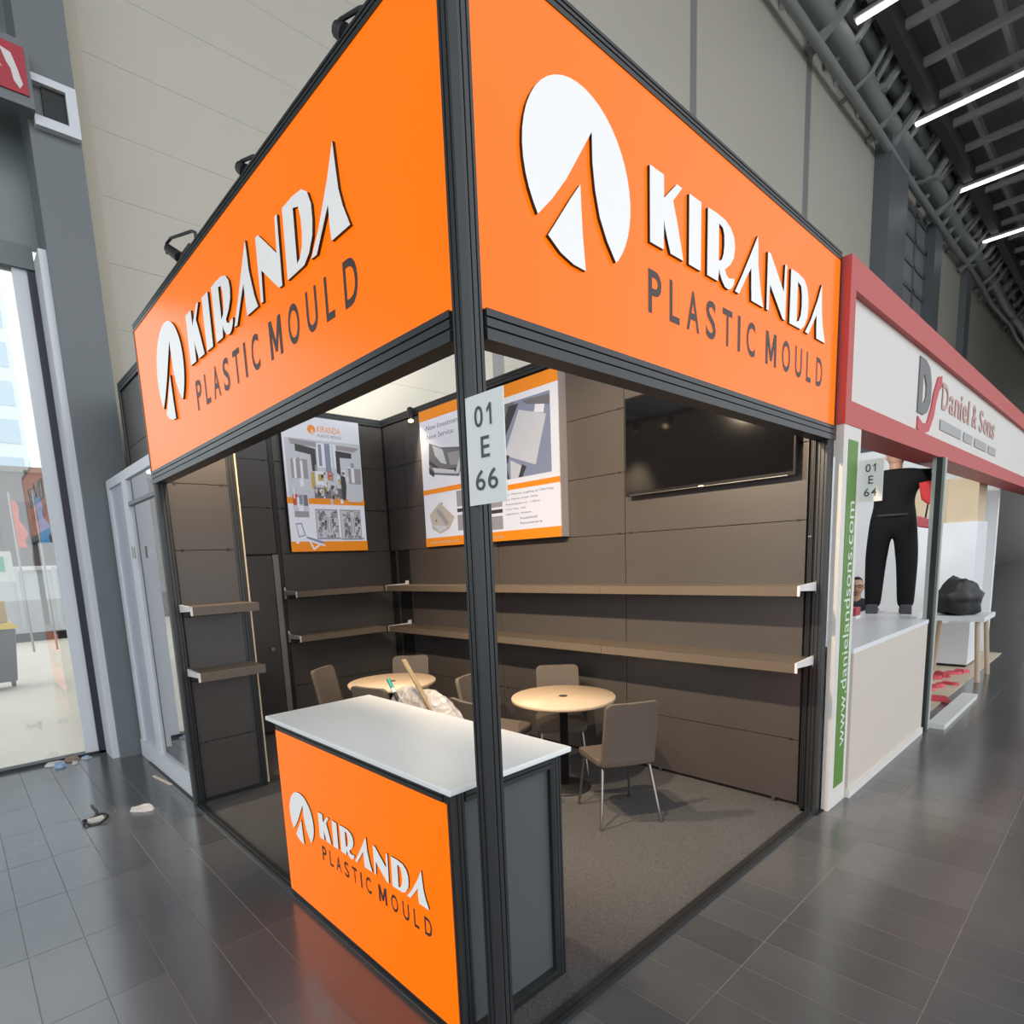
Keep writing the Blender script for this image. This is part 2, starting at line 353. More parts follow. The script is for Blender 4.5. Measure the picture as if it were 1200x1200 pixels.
for nm, x, y, h, cm, lab in (('red_flag', .27, 18, 3.8, (.75,.13,.08), 'drooping red and orange flag on a thin pole'), ('blue_flag', .76, 18, 3.9, (.08,.33,.68), 'drooping blue flag on a thin pole')):
    f = thing('flag', (x, y, 0), lab, 'flag', 'flags in the yard')
    MB().tube([(x, y, -.02), (x, y, h+.2)], .025, 8).build('pole', CHROME, f)
    g = MB(); n = 7
    a = [(x+.02+.32*(.35+.65*t/n)*(.75+.25*math.sin(t*1.7)), y+.05*math.sin(t*1.3), h-t*1.15/n) for t in range(n+1)]
    for t in range(n): g.add([(x+.02, y-.012, h-t*1.15/n), (a[t][0], a[t][1]-.012, a[t][2]), (a[t+1][0], a[t+1][1]-.012, a[t+1][2]), (x+.02, y-.012, h-(t+1)*1.15/n),
                              (x+.02, y+.012, h-t*1.15/n), (a[t][0], a[t][1]+.012, a[t][2]), (a[t+1][0], a[t+1][1]+.012, a[t+1][2]), (x+.02, y+.012, h-(t+1)*1.15/n)], [(0,1,2,3),(4,5,6,7),(1,2,6,5)])
    g.build('cloth', mat('cloth_'+nm, cm, .8), f)
bn = thing('wheelie_bin', (-.72, 11.8, 0), 'dark wheeled rubbish bin with a bright yellow lid', 'bin')
MB().prism([(-1.0,11.55,.12),(-.5,11.55,.12),(-.5,12.05,.12),(-1.0,12.05,.12)], [(-1.05,11.48,1.02),(-.42,11.48,1.02),(-.42,12.12,1.02),(-1.05,12.12,1.02)]).build('body', mat('bin_dark', (.05,.05,.06), .6), bn, bevel=.03)
YEL = mat('bin_yellow', (.75,.5,.02), .5)
MB().prism([(-1.08,11.44,1.02),(-.38,11.44,1.02),(-.38,12.15,1.02),(-1.08,12.15,1.02)], [(-1.0,11.5,1.12),(-.46,11.5,1.12),(-.46,12.1,1.12),(-1.0,12.1,1.12)]).build('lid', YEL, bn)
for x in (-.96, -.54): MB().tube([(x-.03, 12.0, .1), (x+.03, 12.0, .1)], .12, 14).build('wheel', BLACK, bn)
sc = thing('cardboard_stack', (-.75, 11.8, 1.12), 'ochre cardboard piece lying on the yellow bin lid', 'cardboard'); bx(-.98, -.5, 11.6, 12.0, 1.12, 1.5).build('sheet', mat('ochre_card', (.55,.36,.12), .8), sc, bevel=.02)
gs = thing('green_sign', (-.5, 14, 0), 'small green and white sign on a post outside', 'sign')
bx(-.75, -.15, 14, 14.03, 1.8, 2.4).build('sign_plate', mat('signwhite', (.75,.78,.76), .5), gs); bx(-.7, -.28, 13.985, 14, 2.0, 2.3).build('green_mark', mat('signgreen', (.03,.42,.25), .5), gs); bx(-.48, -.44, 14.0, 14.04, -.02, 1.8).build('sign_post', CHROME, gs)

# red emergency sign and housing high on the column
rs = thing('emergency_sign', (-.4, 5.3, 5.7), 'red emergency sign with white pictograms high on the steel column', 'sign')
bx(-.95, -.1, 5.3, 5.45, 5.72, 6.22).build('sign_box', STEEL, rs)
fn = lambda s, t, d: (-.62+s, 5.3-.004-d, 5.8+t)
bx(-.63, -.13, 5.285, 5.3, 5.80, 6.16).build('sign_face', mat('sign_red', (.42, .03, .05), .5), rs)
PICT = mat('pictogram_white', (.7,.66,.66), .5)
g = MB(); poly_mesh(g, [[(.33,.30),(.40,.28),(.43,.18),(.455,.07),(.43,.03),(.395,.08),(.385,.16),(.36,.2)]], lambda s,t,d:(-.62+s,5.284-d,5.8+t), 0, .003, 0); g.build('pictogram', PICT, rs)
g = MB(); poly_mesh(g, [[(.20,.33),(.33,.15),(.24,.17),(.14,.28)]], lambda s,t,d:(-.62+s,5.284-d,5.8+t), 0, .003, 0); g.build('pictogram', PICT, rs)
bx(-.1, .23, 5.38, 5.45, 5.66, 5.74).build('bracket', PWHITE, rs); bx(-.1, .23, 5.38, 5.45, 6.0, 6.06).build('bracket', PWHITE, rs); bx(.15, .23, 5.38, 5.45, 5.74, 6.0).build('bracket', PWHITE, rs)
bx(-.02, .15, 5.42, 5.45, 5.74, 6.0).build('dark_box', BLACK, rs)
MB().tube([(-.3, 5.37, 6.22), (-.42, 5.37, 6.8), (-.45, 5.45, 7.2)], .025, 8).build('cable', BLACK, rs)

# pale aluminium glazed partition beside the stand
pt = thing('glazed_partition', (.08, 4.5, 0), 'pale grey framed glazed partition between steel column and stand', 'partition')
X0, X1 = .05, .10
bx(X0, X1, 3.6, 5.4, 2.62, 2.70).build('top_rail', PWHITE, pt); bx(X0-.01, X1, 3.6, 5.4, 0, .17).build('bottom_rail', PWHITE, pt)
for y0, y1 in ((5.3, 5.4), (4.62, 4.78), (3.6, 3.68)): bx(X0, X1, y0, y1, .17, 2.62).build('stile', PWHITE, pt)
bx(X0+.02, X1-.01, 4.78, 5.3, .17, 2.62).build('panel', mat('partition_panel', (.5,.55,.62), .3), pt)
bx(X0+.02, X0+.028, 3.68, 4.62, .17, 2.62).build('glass_pane', glassmat('partition_glass', (.86,.9,.9), .6), pt)
bx(X0, X1, 3.68, 4.62, 2.40, 2.43).build('mid_rail', STEEL, pt)
MB().tube([(X0-.03, 4.5, 1.95), (X0-.03, 4.5, 2.05)], .012, 8).build('handle', CHROME, pt)
# ================================================================== THE STAND
cp = struct(bx(.02, U-.02, .02, VP-.06, 0, .008).build('floor_carpet', CARPET))
# edge rails along the two open sides
for nm, a in (('a', None),):
    o = MB(); rail(o, 1.72, V-.08, 1, 0, .05, .0, .022, ns=0); o = o.build('edge_rail', ALU, org=(0, 2.6, 0)); tag(o, 'black aluminium edge rail on the floor under the left fascia', 'rail')
    g = MB(); g.box(.016, .022, 1.72, V-.08, .022, .0235); g.build('silver_lip', CHROME, o)
    o = MB(); rail(o, .08, U-.08, 0, 0, .06, .0, .022, ns=0); o = o.build('edge_rail', ALU, org=(1.5, 0, 0)); tag(o, 'black aluminium edge rail on the floor beside the grey tiles', 'rail')
    g = MB(); g.box(.08, U-.08, .022, .03, .022, .0235); g.build('rail_slot', ALUG, o)
PWD = .08
o = post(MB(), 0, PWD, 0, PWD, 0, H2, ch=.017).build('corner_post', ALU, org=(.04, .04, 0)); tag(o, 'black grooved aluminium corner post joining the two orange fascias', 'post')
o = post(MB(), 0, PWD, V-PWD, V, 0, H1+.004).build('stand_post', ALU, org=(.04, V-.04, 0)); tag(o, 'black grooved post at the end of the stand near the glazed partition', 'post')
o = post(MB(), U-PWD, U, 0, PWD, 0, H1+.004).build('stand_post', ALU, org=(U-.04, .04, 0)); tag(o, 'black grooved post beside the green and white neighbouring panel', 'post')
bx(U-.1, U+.02, -.02, .1, 0, .008).build('foot_plate', BLACK, o)

def fascia(left):
    L = V if left else U
    ax = 1 if left else 0
    lab = 'orange backlit fascia with white logo over the counter side' if left else 'orange backlit fascia with white logo beside the red neighbouring fascia'
    t = thing('fascia_lightbox', (0, L/2, H1) if left else (L/2, 0, H1), lab, 'fascia', 'orange fascias')
    a, b = PWD, L
    bh = .088
    rail(MB(), a, b, ax, 0, PWD, H1, H1+bh).build('frame_rail', ALU, t); rail(MB(), a, b, ax, 0, PWD, H2-.05, H2).build('frame_rail', ALU, t)
    q = .018
    def B(u0, u1, d0, d1, z0, z1): return bx(d0, d1, u0, u1, z0, z1) if left else bx(u0, u1, d0, d1, z0, z1)
    B(b-.016, b, 0, PWD, H1+bh-.002, H2-.048).build('end_stile', ALU, t)
    gp_ = B(a-.016, b-.014, .004, .01, H1+bh-.002, H2-.048).build('graphic_panel', ORANGE, t)
    B(a, b-.014, .06, .075, H1+bh-.002, H2-.048).build('back_panel', mat('fascia_back', (.5,.48,.46), .6), t)
    k = .995
    fnn = (lambda s, tt, d: (.004-d, 3.08-s, 2.73+tt)) if left else (lambda s, tt, d: (.25+s, .004-d, 2.73+tt))
    logo(gp_, fnn, 1.0)
    return t
fascia(True); fascia(False)

# wall panels ------------------------------------------------------------
ROWS = [.035, .487, .977, 1.477, 1.973, 2.463, 2.958, 3.452]
CLIP = None
def panelwall(root, axis, plane, cols, sgn, rows=ROWS, rowsel=None, clips=True):
    """axis = running axis; plane = face coordinate; sgn = direction the face looks"""
    for ci, (a, b) in enumerate(cols):
        for r in range(len(rows)-1):
            if rowsel and not rowsel(ci, r): continue
            z0, z1 = rows[r]+.0025, rows[r+1]-.0025; d0, d1 = sorted((plane, plane-sgn*.018))
            (bx(a, b, d0, d1, z0, z1) if axis == 0 else bx(d0, d1, a, b, z0, z1)).build('panel', PANEL, root)
            if clips and r > 0 and b-a > .3:
                for c in (a+.05, b-.05):
                    p = (c, plane+sgn*.003, rows[r]) if axis == 0 else (plane+sgn*.003, c, rows[r])
                    q = (c, plane-sgn*.01, rows[r]) if axis == 0 else (plane-sgn*.01, c, rows[r])
                    MB().tube([q, p], .011, 10).build('panel_clip', ALUG, root)
XW = 2.952; YW = 5.085; YF = 3.522
wr = sroot('wall_right', (XW, 2.5, 0))
bx(XW+.022, XW+.035, .08, 5.1, 0, 3.46).build('backing_sheet', PANELD, wr)
panelwall(wr, 1, XW, [(.135,1.541),(1.547,3.08),(3.086,4.63),(4.636,5.05)], -1, rowsel=lambda c, r: c < 3 or r >= 4)
rail(MB(), .08, YW+.04, 1, XW-.03, XW+.05, 3.455, H2).build('top_rail', ALU, wr)
for y in (4.66, 4.95): post(MB(), XW-.004, XW+.05, y-.02, y+.02, 0, 1.97, ch=.004).build('upright', ALU, wr)
post(MB(), XW-.02, XW+.03, .085, .115, 0, 3.455, ch=.004).build('upright', ALU, wr)
for z in (2.62, 1.86): bx(XW-.03, XW-.01, .09, .11, z, z+.008).build('slot_bolt', CHROME, wr)
for y, z in ((.28, .02), (1.2, .02)): bx(XW-.012, XW+.0, y, y+.025, 0, .04).build('foot', CHROME, wr)

ws = sroot('wall_side', (.22, 4.3, 0))
post(MB(), .19, .25, 5.05, 5.11, 0, H2, ch=.006).build('upright', ALU, ws); post(MB(), .19, .25, 3.60, 3.66, 0, H2, ch=.006).build('upright', ALU, ws)
rail(MB(), 3.66, 5.05, 1, .19, .25, 3.455, H2).build('top_rail', ALU, ws)
for q in range(len(ROWS)-1): bx(.205, .225, 3.665, 5.045, ROWS[q]+.0025, ROWS[q+1]-.0025).build('panel', PANEL, ws)
wb = sroot('wall_back', (1.7, YW, 0))
bx(.26, 3.0, YW+.022, YW+.035, 0, 3.46).build('backing_sheet', PANELD, wb)
panelwall(wb, 0, YW, [(.265, 1.505), (1.565, 2.945)], -1, rowsel=lambda c, r: c == 1 or r >= 4)
rail(MB(), .255, XW-.03, 0, YW-.03, YW+.05, 3.455, H2).build('top_rail', ALU, wb)
post(MB(), 1.508, 1.562, YW-.004, YW+.05, 0, 3.45, ch=.004).build('upright', ALU, wb)
dr = sroot('door_1', (1.2, YW, 0))
bx(.62, 1.44, YW-.012, YW+.018, .02, 1.955).build('door_leaf', PANEL, dr); leaf = bpy.data.objects['door_leaf']
MB().tube([(1.335, YW-.012, .945), (1.335, YW-.05, .945), (1.335, YW-.055, .945)], [.012, .012, .024], 12).build('door_knob', CHROME, leaf)
bx(1.445, 1.508, YW-.02, YW+.03, 0, 1.965).build('door_jamb', mat('grey_jamb', (.26,.24,.22), .4, .2), dr)

wl = sroot('wall_left', (.3, YF, 0))
bx(.07, .54, YF+.022, YF+.035, 0, 3.46).build('backing_sheet', PANELD, wl)
panelwall(wl, 0, YF, [(.085, .515)], -1)
post(MB(), .515, .575, YF-.01, YF+.05, 0, H2, ch=.006).build('upright', ALU, wl)
bx(.08, .52, YF-.004, YF+.02, .008, .036).build('kick_rail', ALUG, wl)
MB().box(.582, .592, YF-.012, YF+.0, .03, 3.4).build('edge_strip', mat('bright_edge_strip', (.62,.5,.34), .35), wl)
rail(MB(), .08, .575, 0, YF-.03, YF+.05, 3.455, H2).build('top_rail', ALU, wl)

# shelves ---------------------------------------------------------------
def shelf(axis, plane, a, b, z, label, group, br=(True, True), depth=.295):
    """board projecting from the wall towards the room (negative side), folded front lip, cast brackets"""
    loc = ((a+b)/2, plane, z) if axis == 0 else (plane, (a+b)/2, z)
    t = thing('wall_shelf', loc, label, 'shelf', group)
    def B(u0, u1, d0, d1, z0, z1): return bx(u0, u1, d0, d1, z0, z1) if axis == 0 else bx(d0, d1, u0, u1, z0, z1)
    bd_ = B(a, b, plane-depth, plane, z-.012, z).build('board', SHELF, t); B(a, b, plane-depth-.012, plane-depth, z-.062, z).build('front_lip', SHELF, bd_)
    for on, u, s in ((br[0], a, -1), (br[1], b, 1)):
        if not on: continue
        pf = [(plane+.025, z+.045), (plane-.02, z+.045), (plane-.026, z+.012), (plane-depth-.012, z+.003), (plane-depth-.012, z-.062), (plane-depth-.004, z-.062), (plane-depth, z-.03), (plane-.03, z-.045), (plane-.022, z-.08), (plane+.025, z-.08)]
        u0, u1 = (u-.014, u) if s < 0 else (u, u+.014)
        f = (lambda u, d, zz: (u, d, zz)) if axis == 0 else (lambda u, d, zz: (d, u, zz))
        MB().prism([f(u0, d, zz) for d, zz in pf], [f(u1, d, zz) for d, zz in pf]).build('bracket', WHITE, t)
    return t
for z, nm in ((1.56, 'upper'), (1.075, 'lower')):
    shelf(1, XW, .062, 1.575, z, nm+' taupe shelf on the long wall under the television', 'long wall shelves', (True, False))
    shelf(1, XW, 1.579, 3.08, z, nm+' taupe shelf on the long wall beside the round table', 'long wall shelves', (False, False))
    shelf(1, XW, 3.084, 4.74, z, nm+' taupe shelf on the long wall running into the back corner', 'long wall shelves', (False, True))
    shelf(0, YW, 1.555, 2.63, z, nm+' taupe shelf on the back wall below the machine poster', 'back wall shelves', (True, False))
    shelf(0, YF, .07, .545, z, nm+' short taupe shelf on the narrow side wall', 'narrow wall shelves', (True, False))

# posters (backlit picture boxes) ------------------------------------------
def emat(name, col, e=.5): return mat('print_'+name, [c*.3 for c in col], .4, emit=e, ecol=col)
PWH = emat('white', (.80,.81,.90)); POR = emat('orange', (.92,.28,.01)); PDK = emat('dark', (.05,.05,.055)); PGR = emat('grey', (.33,.32,.35)); PLG = emat('lightgrey', (.58,.60,.66)); PBL = emat('bluegrey', (.24,.28,.40)); PRD = emat('red', (.55,.10,.06)); PYE = emat('yellow', (.55,.38,.10)); PMG = emat('midgrey', (.17,.165,.18)); PBG = emat('beige', (.52,.46,.40))
PM = [PWH, POR, PDK, PGR, PLG, PBL, PRD, PYE, PMG, PBG]; WH_, OR_, DK_, GR_, LG_, BL_, RD_, YE_, MG_, BG_ = range(10)
def poster(loc, fn, w, h, thick, label, items, frame=ALU):
    t = thing('picture_lightbox', loc, label, 'poster', 'backlit posters')
    def slab(mb, x0, x1, y0, y1, d0, d1):
        P = [(x0,y0),(x1,y0),(x1,y1),(x0,y1)]; return mb.prism([fn(x, y, d0) for x, y in P], [fn(x, y, d1) for x, y in P])
    slab(MB(), 0, w, 0, h, 0, thick-.004).build('frame_box', frame, t)
    slab(MB(), .006, w-.006, .006, h-.006, thick-.004, thick).build('print_sheet', PM[WH_], t)
    for k, (nm, polys) in enumerate(items):
        mb = MB()
        for j, (mi, pl) in enumerate(polys):
            if isinstance(pl, tuple) and len(pl) == 4 and not isinstance(pl[0], tuple):
                x0, x1, y0, y1 = pl; pl = [(x0,y0),(x1,y0),(x1,y1),(x0,y1)]
            if isinstance(pl, str):
                continue
            mb.m(mi); mb.add([fn(x*w, (1-y)*h, thick+.0006+.0003*j+.0002*k) for x, y in pl], [tuple(range(len(pl)))])
        mb.build(nm, PM, t)
    return t
def ptext(t, fn, w, h, thick, txt, x0, x1, y0, y1, mt, name='print_text'):
    mb = MB(); fit_text(mb, txt, x0*w, x1*w, (1-y1)*h, (1-y0)*h, fn, thick+.003); return mb.build(name, mt, t, kind='stuff')
def ring(cx, cy, r, asp, n=18): return [(cx+r*math.cos(2*PI*k/n), cy+r*asp*math.sin(2*PI*k/n)) for k in range(n)]
# poster on the back wall: machine above, mould halves and lounger below
f1 = lambda s, t, d: (1.655+s, YW-d, 1.99+t)
w1, h1 = .955, 1.475
rnd = random.Random(3)
machine = [(LG_, (.03,.99,.17,.62)), (GR_, [(.08,.175),(.98,.20),(.9,.235),(.1,.215)]), (DK_, [(.15,.21),(.40,.235),(.40,.40),(.34,.40),(.335,.28),(.15,.262)]), (WH_, (.41,.66,.19,.37)), (BL_, (.43,.47,.2,.36)), (BL_, (.51,.58,.19,.40)),
  (LG_, (.6,.62,.2,.38)), (DK_, [(.65,.235),(.86,.245),(.86,.285),(.70,.285),(.70,.42),(.65,.40)]), (GR_, (.08,.28,.32,.46)), (WH_, (.11,.14,.32,.46)), (WH_, (.19,.22,.33,.46)), (GR_, (.8,.97,.36,.48)), (WH_, (.84,.88,.36,.47)), (YE_, (.315,.36,.41,.53)), (WH_, (.37,.48,.40,.50)), (RD_, (.525,.585,.40,.46)), (PYE and YE_, (.40,.47,.42,.47)),
  (MG_, (.34,.70,.52,.60)), (WH_, (.42,.46,.53,.58)), (GR_, (.55,.63,.5,.6)), (DK_, [(.68,.42),(.74,.43),(.75,.5),(.73,.61),(.69,.61),(.68,.5)]), (MG_, ring(.72,.405,.02,.65)), (LG_, (.76,.95,.50,.62))]
for _ in range(60):
    x, y = rnd.uniform(.33,.72), rnd.uniform(.40,.59); machine.insert(-3, (rnd.choice([MG_,GR_,LG_,DK_,WH_,BL_,YE_]), (x, x+rnd.uniform(.01,.035), y, y+rnd.uniform(.008,.03))))
for _ in range(26):
    x, y = rnd.uniform(.05,.9), rnd.uniform(.3,.6); machine.insert(3, (rnd.choice([LG_,WH_,GR_,WH_]), (x, x+rnd.uniform(.01,.05), y, y+rnd.uniform(.02,.1))))
inset = [(PLG and LG_, (.07,.26,.575,.745)), (RD_, [(.07,.575),(.13,.575),(.14,.65),(.07,.66)]), (MG_, (.20,.25,.58,.66)), (GR_, (.08,.25,.70,.745)), (WH_, (.13,.19,.66,.7)), (BL_, (.14,.19,.58,.65))]
def mould(x0, x1, y0, y1, seed):
    r = random.Random(seed); o = [(GR_, (x0,x1,y0,y1)), (LG_, (x0+.01,x1-.01,y0+.01,y1-.01))]
    for _ in range(150):
        x = r.uniform(x0+.012, x1-.05); y = r.uniform(y0+.012, y1-.03); o.append((r.choice([DK_,GR_,MG_,LG_,GR_,MG_,GR_]), (x, x+r.uniform(.012,.04), y, y+r.uniform(.008,.03))))
    xm = (x0+x1)/2; o += [(LG_, (xm-.03,xm+.03,y0+.02,y1-.03)), (MG_, (xm-.02,xm-.012,y0+.06,y1-.05)), (MG_, (xm+.012,xm+.02,y0+.06,y1-.05)), (GR_, (x0,x1,y1-.012,y1))]
    return o
lounger = [(BL_, [(.075,.79),(.15,.785),(.19,.88),(.10,.895)]), (WH_, [(.085,.80),(.14,.795),(.175,.875),(.11,.885)]), (PBL and BL_, [(.19,.885),(.43,.93),(.37,.945),(.2,.905)]), (WH_, [(.14,.885),(.19,.90),(.42,.95),(.42,.963),(.18,.915)]), (WH_, [(.22,.92),(.24,.92),(.29,.985),(.27,.99)]), (WH_, [(.34,.945),(.37,.95),(.28,.99),(.27,.98)]), (WH_, ring(.08,.93,.02,.65))]
P1 = poster((2.13, YW, 1.99), f1, w1, h1, .05, 'backlit poster of a moulding machine and a sun lounger on the back wall',
  [('machine_photo', machine), ('orange_band', [(OR_, (0,1,.60,.645))]), ('inset_photo', inset), ('mould_photo', mould(.33,.62,.68,.91,1)), ('mould_photo', mould(.65,.93,.68,.915,2)), ('orange_band', [(OR_, (0,1,.925,1))]), ('lounger_photo', lounger),
   ('emblem', [(OR_, ring(.37,.095,.05,.65)), (WH_, [(.38,.09),(.40,.125),(.35,.135)]), (OR_, [(.378,.105),(.388,.13),(.366,.132)])])])
ptext(P1, f1, w1, h1, .05, 'KIRANDA', .44, .74, .065, .11, POR); ptext(P1, f1, w1, h1, .05, 'PLASTIC MOULD', .44, .75, .125, .145, PMG); ptext(P1, f1, w1, h1, .05, 'Kiranda Plastic Mould', .42, .84, .612, .632, PYE)
# posters on the long wall
f2 = lambda s, t, d: (XW-d, 4.235-s, 1.985+t); w2, h2 = .985, 1.47
chairmould = [(PMG and MG_, [(.16,.24),(.36,.29),(.78,.33),(.66,.52),(.2,.47),(.14,.40)]), (LG_, [(.22,.26),(.40,.31),(.46,.42),(.36,.40),(.26,.34)]), (GR_, [(.48,.34),(.75,.35),(.66,.44),(.52,.43)]), (DK_, [(.15,.36),(.34,.44),(.62,.46),(.6,.48),(.32,.46),(.15,.39)]), (LG_, [(.2,.42),(.58,.47),(.62,.5),(.24,.46)]), (DK_, [(.14,.41),(.24,.47),(.22,.49),(.14,.46)]), (LG_, [(.7,.37),(.76,.35),(.66,.5),(.6,.5)])]
partp = [(BG_, [(.1,.76),(.3,.68),(.55,.8),(.45,.88),(.28,.91),(.14,.87)]), (GR_, [(.26,.72),(.34,.76),(.44,.83),(.40,.86),(.3,.79),(.22,.74)]), (MG_, ring(.22,.81,.015,.65)), (GR_, ring(.34,.69,.014,.65)), (LG_, [(.16,.84),(.42,.86),(.28,.9)])]
P2 = poster((XW, 3.74, 1.985), f2, w2, h2, .05, 'backlit poster of a chair mould next to the corner spotlight', [('orange_band', [(OR_, (0,1,0,.075))]), ('mould_photo', chairmould), ('orange_band', [(OR_, (0,1,.575,.61))]), ('part_photo', partp), ('mould_photo', [(PBG and GR_, (.60,1,.62,.73)), (DK_, (.60,1,.745,.77)), (GR_, (.60,1,.79,.9))]), ('orange_band', [(OR_, (0,1,.935,1))])])
ptext(P2, f2, w2, h2, .05, '-New Investment', .1, .72, .115, .15, PMG); ptext(P2, f2, w2, h2, .05, '-New Service', .1, .6, .18, .215, PMG); ptext(P2, f2, w2, h2, .05, 'www.kiranda.com', .08, .6, .955, .98, PBG)
f3 = lambda s, t, d: (XW-d, 3.10-s, 1.985+t); w3, h3 = .955, 1.42
mach3 = [(PBL and BL_, (.2,.9,.12,.60)), (MG_, [(.2,.12),(.45,.12),(.2,.33)]), (DK_, [(.36,.14),(.5,.14),(.2,.42),(.2,.36)]), (LG_, [(.5,.18),(.85,.25),(.70,.54),(.28,.44)]), (PLG and LG_, [(.53,.2),(.8,.25),(.68,.5),(.36,.42)]), (WH_, [(.72,.17),(.84,.17),(.82,.24),(.7,.22)]), (MG_, [(.55,.13),(.9,.14),(.9,.2),(.6,.16)]), (DK_, [(.2,.48),(.3,.5),(.34,.60),(.2,.60)]), (DK_, [(.3,.44),(.35,.45),(.32,.5),(.27,.48)]), (LG_, [(.36,.48),(.52,.53),(.46,.6),(.36,.6)]), (DK_, [(.52,.52),(.58,.54),(.52,.60),(.47,.60)])]
P3 = poster((XW, 2.62, 1.985), f3, w3, h3, .10, 'backlit poster of a machine interior with text, beside the television', [('orange_band', [(OR_, (0,1,0,.08))]), ('machine_photo', mach3), ('orange_band', [(OR_, (0,1,.635,.67))]), ('part_photo', [(GR_, (.0,.22,.68,.77)), (DK_, (.0,.22,.785,.81)), (GR_, (.0,.22,.83,.92))]), ('orange_band', [(OR_, (0,1,.935,1))])], frame=mat('grey_lightbox_side', (.34,.32,.33), .5))
for k, (tx, a, b) in enumerate((('Our Machine weighing of 1300-Mega', .27,.92), ('Max. Machine mould  25Mpa', .27,.72), ('Processing Source:  ~1.8tons', .27,.74), ('Color Way:  cold', .27,.54), ('Application:  furniture', .27,.62), ('household', .47,.70), ('houseware', .47,.76))):
    y = .70+k*.032; ptext(P3, f3, w3, h3, .10, tx, a, b, y-.008, y+.008, PMG)
ptext(P3, f3, w3, h3, .10, 'Kiranda', .04, .22, .96, .98, PBG)

# television ----------------------------------------------------------------
tv = thing('television', (2.88, .83, 2.24), 'wide flat black television mounted on the long panel wall', 'television')
bx(2.875, 2.905, .185, 1.485, 2.255, 3.0).build('bezel', mat('tv_bezel', (.012,.012,.013), .2), tv, bevel=.004)
bx(2.870, 2.876, .2, 1.47, 2.285, 2.985).build('screen', TVB, tv); bx(2.905, 2.93, .4, 1.27, 2.35, 2.9).build('rear_housing', BLACK, tv); bx(2.93, XW, .7, .97, 2.5, 2.8).build('wall_mount', BLACK, tv)
bx(2.868, 2.876, .23, 1.44, 2.257, 2.262).build('chin_strip', CHROME, tv); bx(2.8665, 2.87, .81, .85, 2.258, 2.268).build('logo_mark', WHITE, tv)

# lamps -----------------------------------------------------------------
def spot(loc, aim, label, watts, ang, hang=.0, col=(1, .78, .55), blend=.6, group='stand spotlights', radius=.05, mount=None):
    loc = Vector(loc); aim = Vector(aim); d = (aim-loc).normalized()
    t = thing('spotlight', loc, label, 'spotlight', group)
    MB().tube([loc-d*.10, loc-d*.095, loc+d*.055, loc+d*.06], [.025, .036, .036, .033], 18).build('lamp_head', BLACK, t, smooth=.6)
    MB().tube([loc+d*.0605, loc+d*.0615], .031, 18).build('lens', WARM, t.children[0])
    MB().tube([loc-d*.04, loc-d*.04+Vector((0,0,.05)), Vector(mount)], .010, 8).build('arm', BLACK, t)
    ld = bpy.data.lights.new('spot_bulb', 'SPOT'); ld.energy = watts; ld.color = col; ld.spot_size = math.radians(ang); ld.spot_blend = blend; ld.shadow_soft_size = radius
    lo = bpy.data.objects.new('spot_bulb', ld); C.objects.link(lo); lo.parent = t; lo.location = d*.07; lo.rotation_euler = d.to_track_quat('-Z', 'Y').to_euler()
    return t
spot((2.88, 4.36, 3.44), (2.25, 3.4, .9), 'small black spotlight glowing warm at the back corner above the panels', 120, 90, mount=(2.93, 4.36, 3.52))
spot((.17, .75, 3.38), (3.0, .75, 1.2), 'black spotlight inside the left fascia aimed at the television wall', 370, 105, mount=(.07, .75, 3.45))
spot((.17, 1.75, 3.38), (3.0, 1.95, 1.0), 'black spotlight inside the left fascia aimed at the front round table', 400, 100, mount=(.07, 1.75, 3.45))
spot((.17, 2.75, 3.38), (2.8, 3.1, .7), 'black spotlight inside the left fascia aimed at the rear round table', 190, 76, mount=(.07, 2.75, 3.45))
spot((.33, 3.09, 3.38), (.33, 3.50, 1.9), 'black spotlight hanging over the narrow side wall shelves', 190, 75, mount=(.33, 3.5, 3.49))
for k, (y, lab) in enumerate(((2.35, 'black arm lamp clamped on the fascia top near its far end'), (1.42, 'black arm lamp clamped on the fascia top at its middle'), (.52, 'black arm lamp clamped on the fascia top near the corner post'))):
    t = thing('arm_lamp', (.04, y, H2), lab, 'lamp', 'arm lamps on the fascia')
    sc_ = 1 if k == 0 else .4
    def q(dy, dz, dx=0): return (.02+dx*sc_, y+dy*sc_, H2+dz*sc_)
    MB().tube([q(-.17,-.002), q(-.17,.05), q(-.12,.075), q(.13,.13,-.03), q(.19,.12,-.04), q(.2,.07,-.04)], .008, 8).build('bent_arm', BLACK, t)
    MB().tube([q(.2,.1,-.04), q(.195,.10,-.035), q(.12,.035,-.0), q(.113,.03,.0)], [.012,.024,.03,.026], 12).build('lamp_head', BLACK, t)
    bx(.01, .06, y-.08*sc_, y+.09*sc_, H2-.002, H2+.03*sc_).build('clamp', BLACK, t)
    ld = bpy.data.lights.new('arm_bulb', 'SPOT'); ld.energy = 520; ld.color = (1, .97, .92); ld.spot_size = math.radians(34); ld.spot_blend = .5; ld.shadow_soft_size = .04
    lo = bpy.data.objects.new('arm_bulb', ld); C.objects.link(lo); lo.parent = t; p_ = Vector((.12, y+.1, H2+.12)); lo.location = p_-Vector(t.location)
    lo.rotation_euler = (Vector((2.6+k*1.0, 5.9, 4.75))-p_).to_track_quat('-Z', 'Y').to_euler()

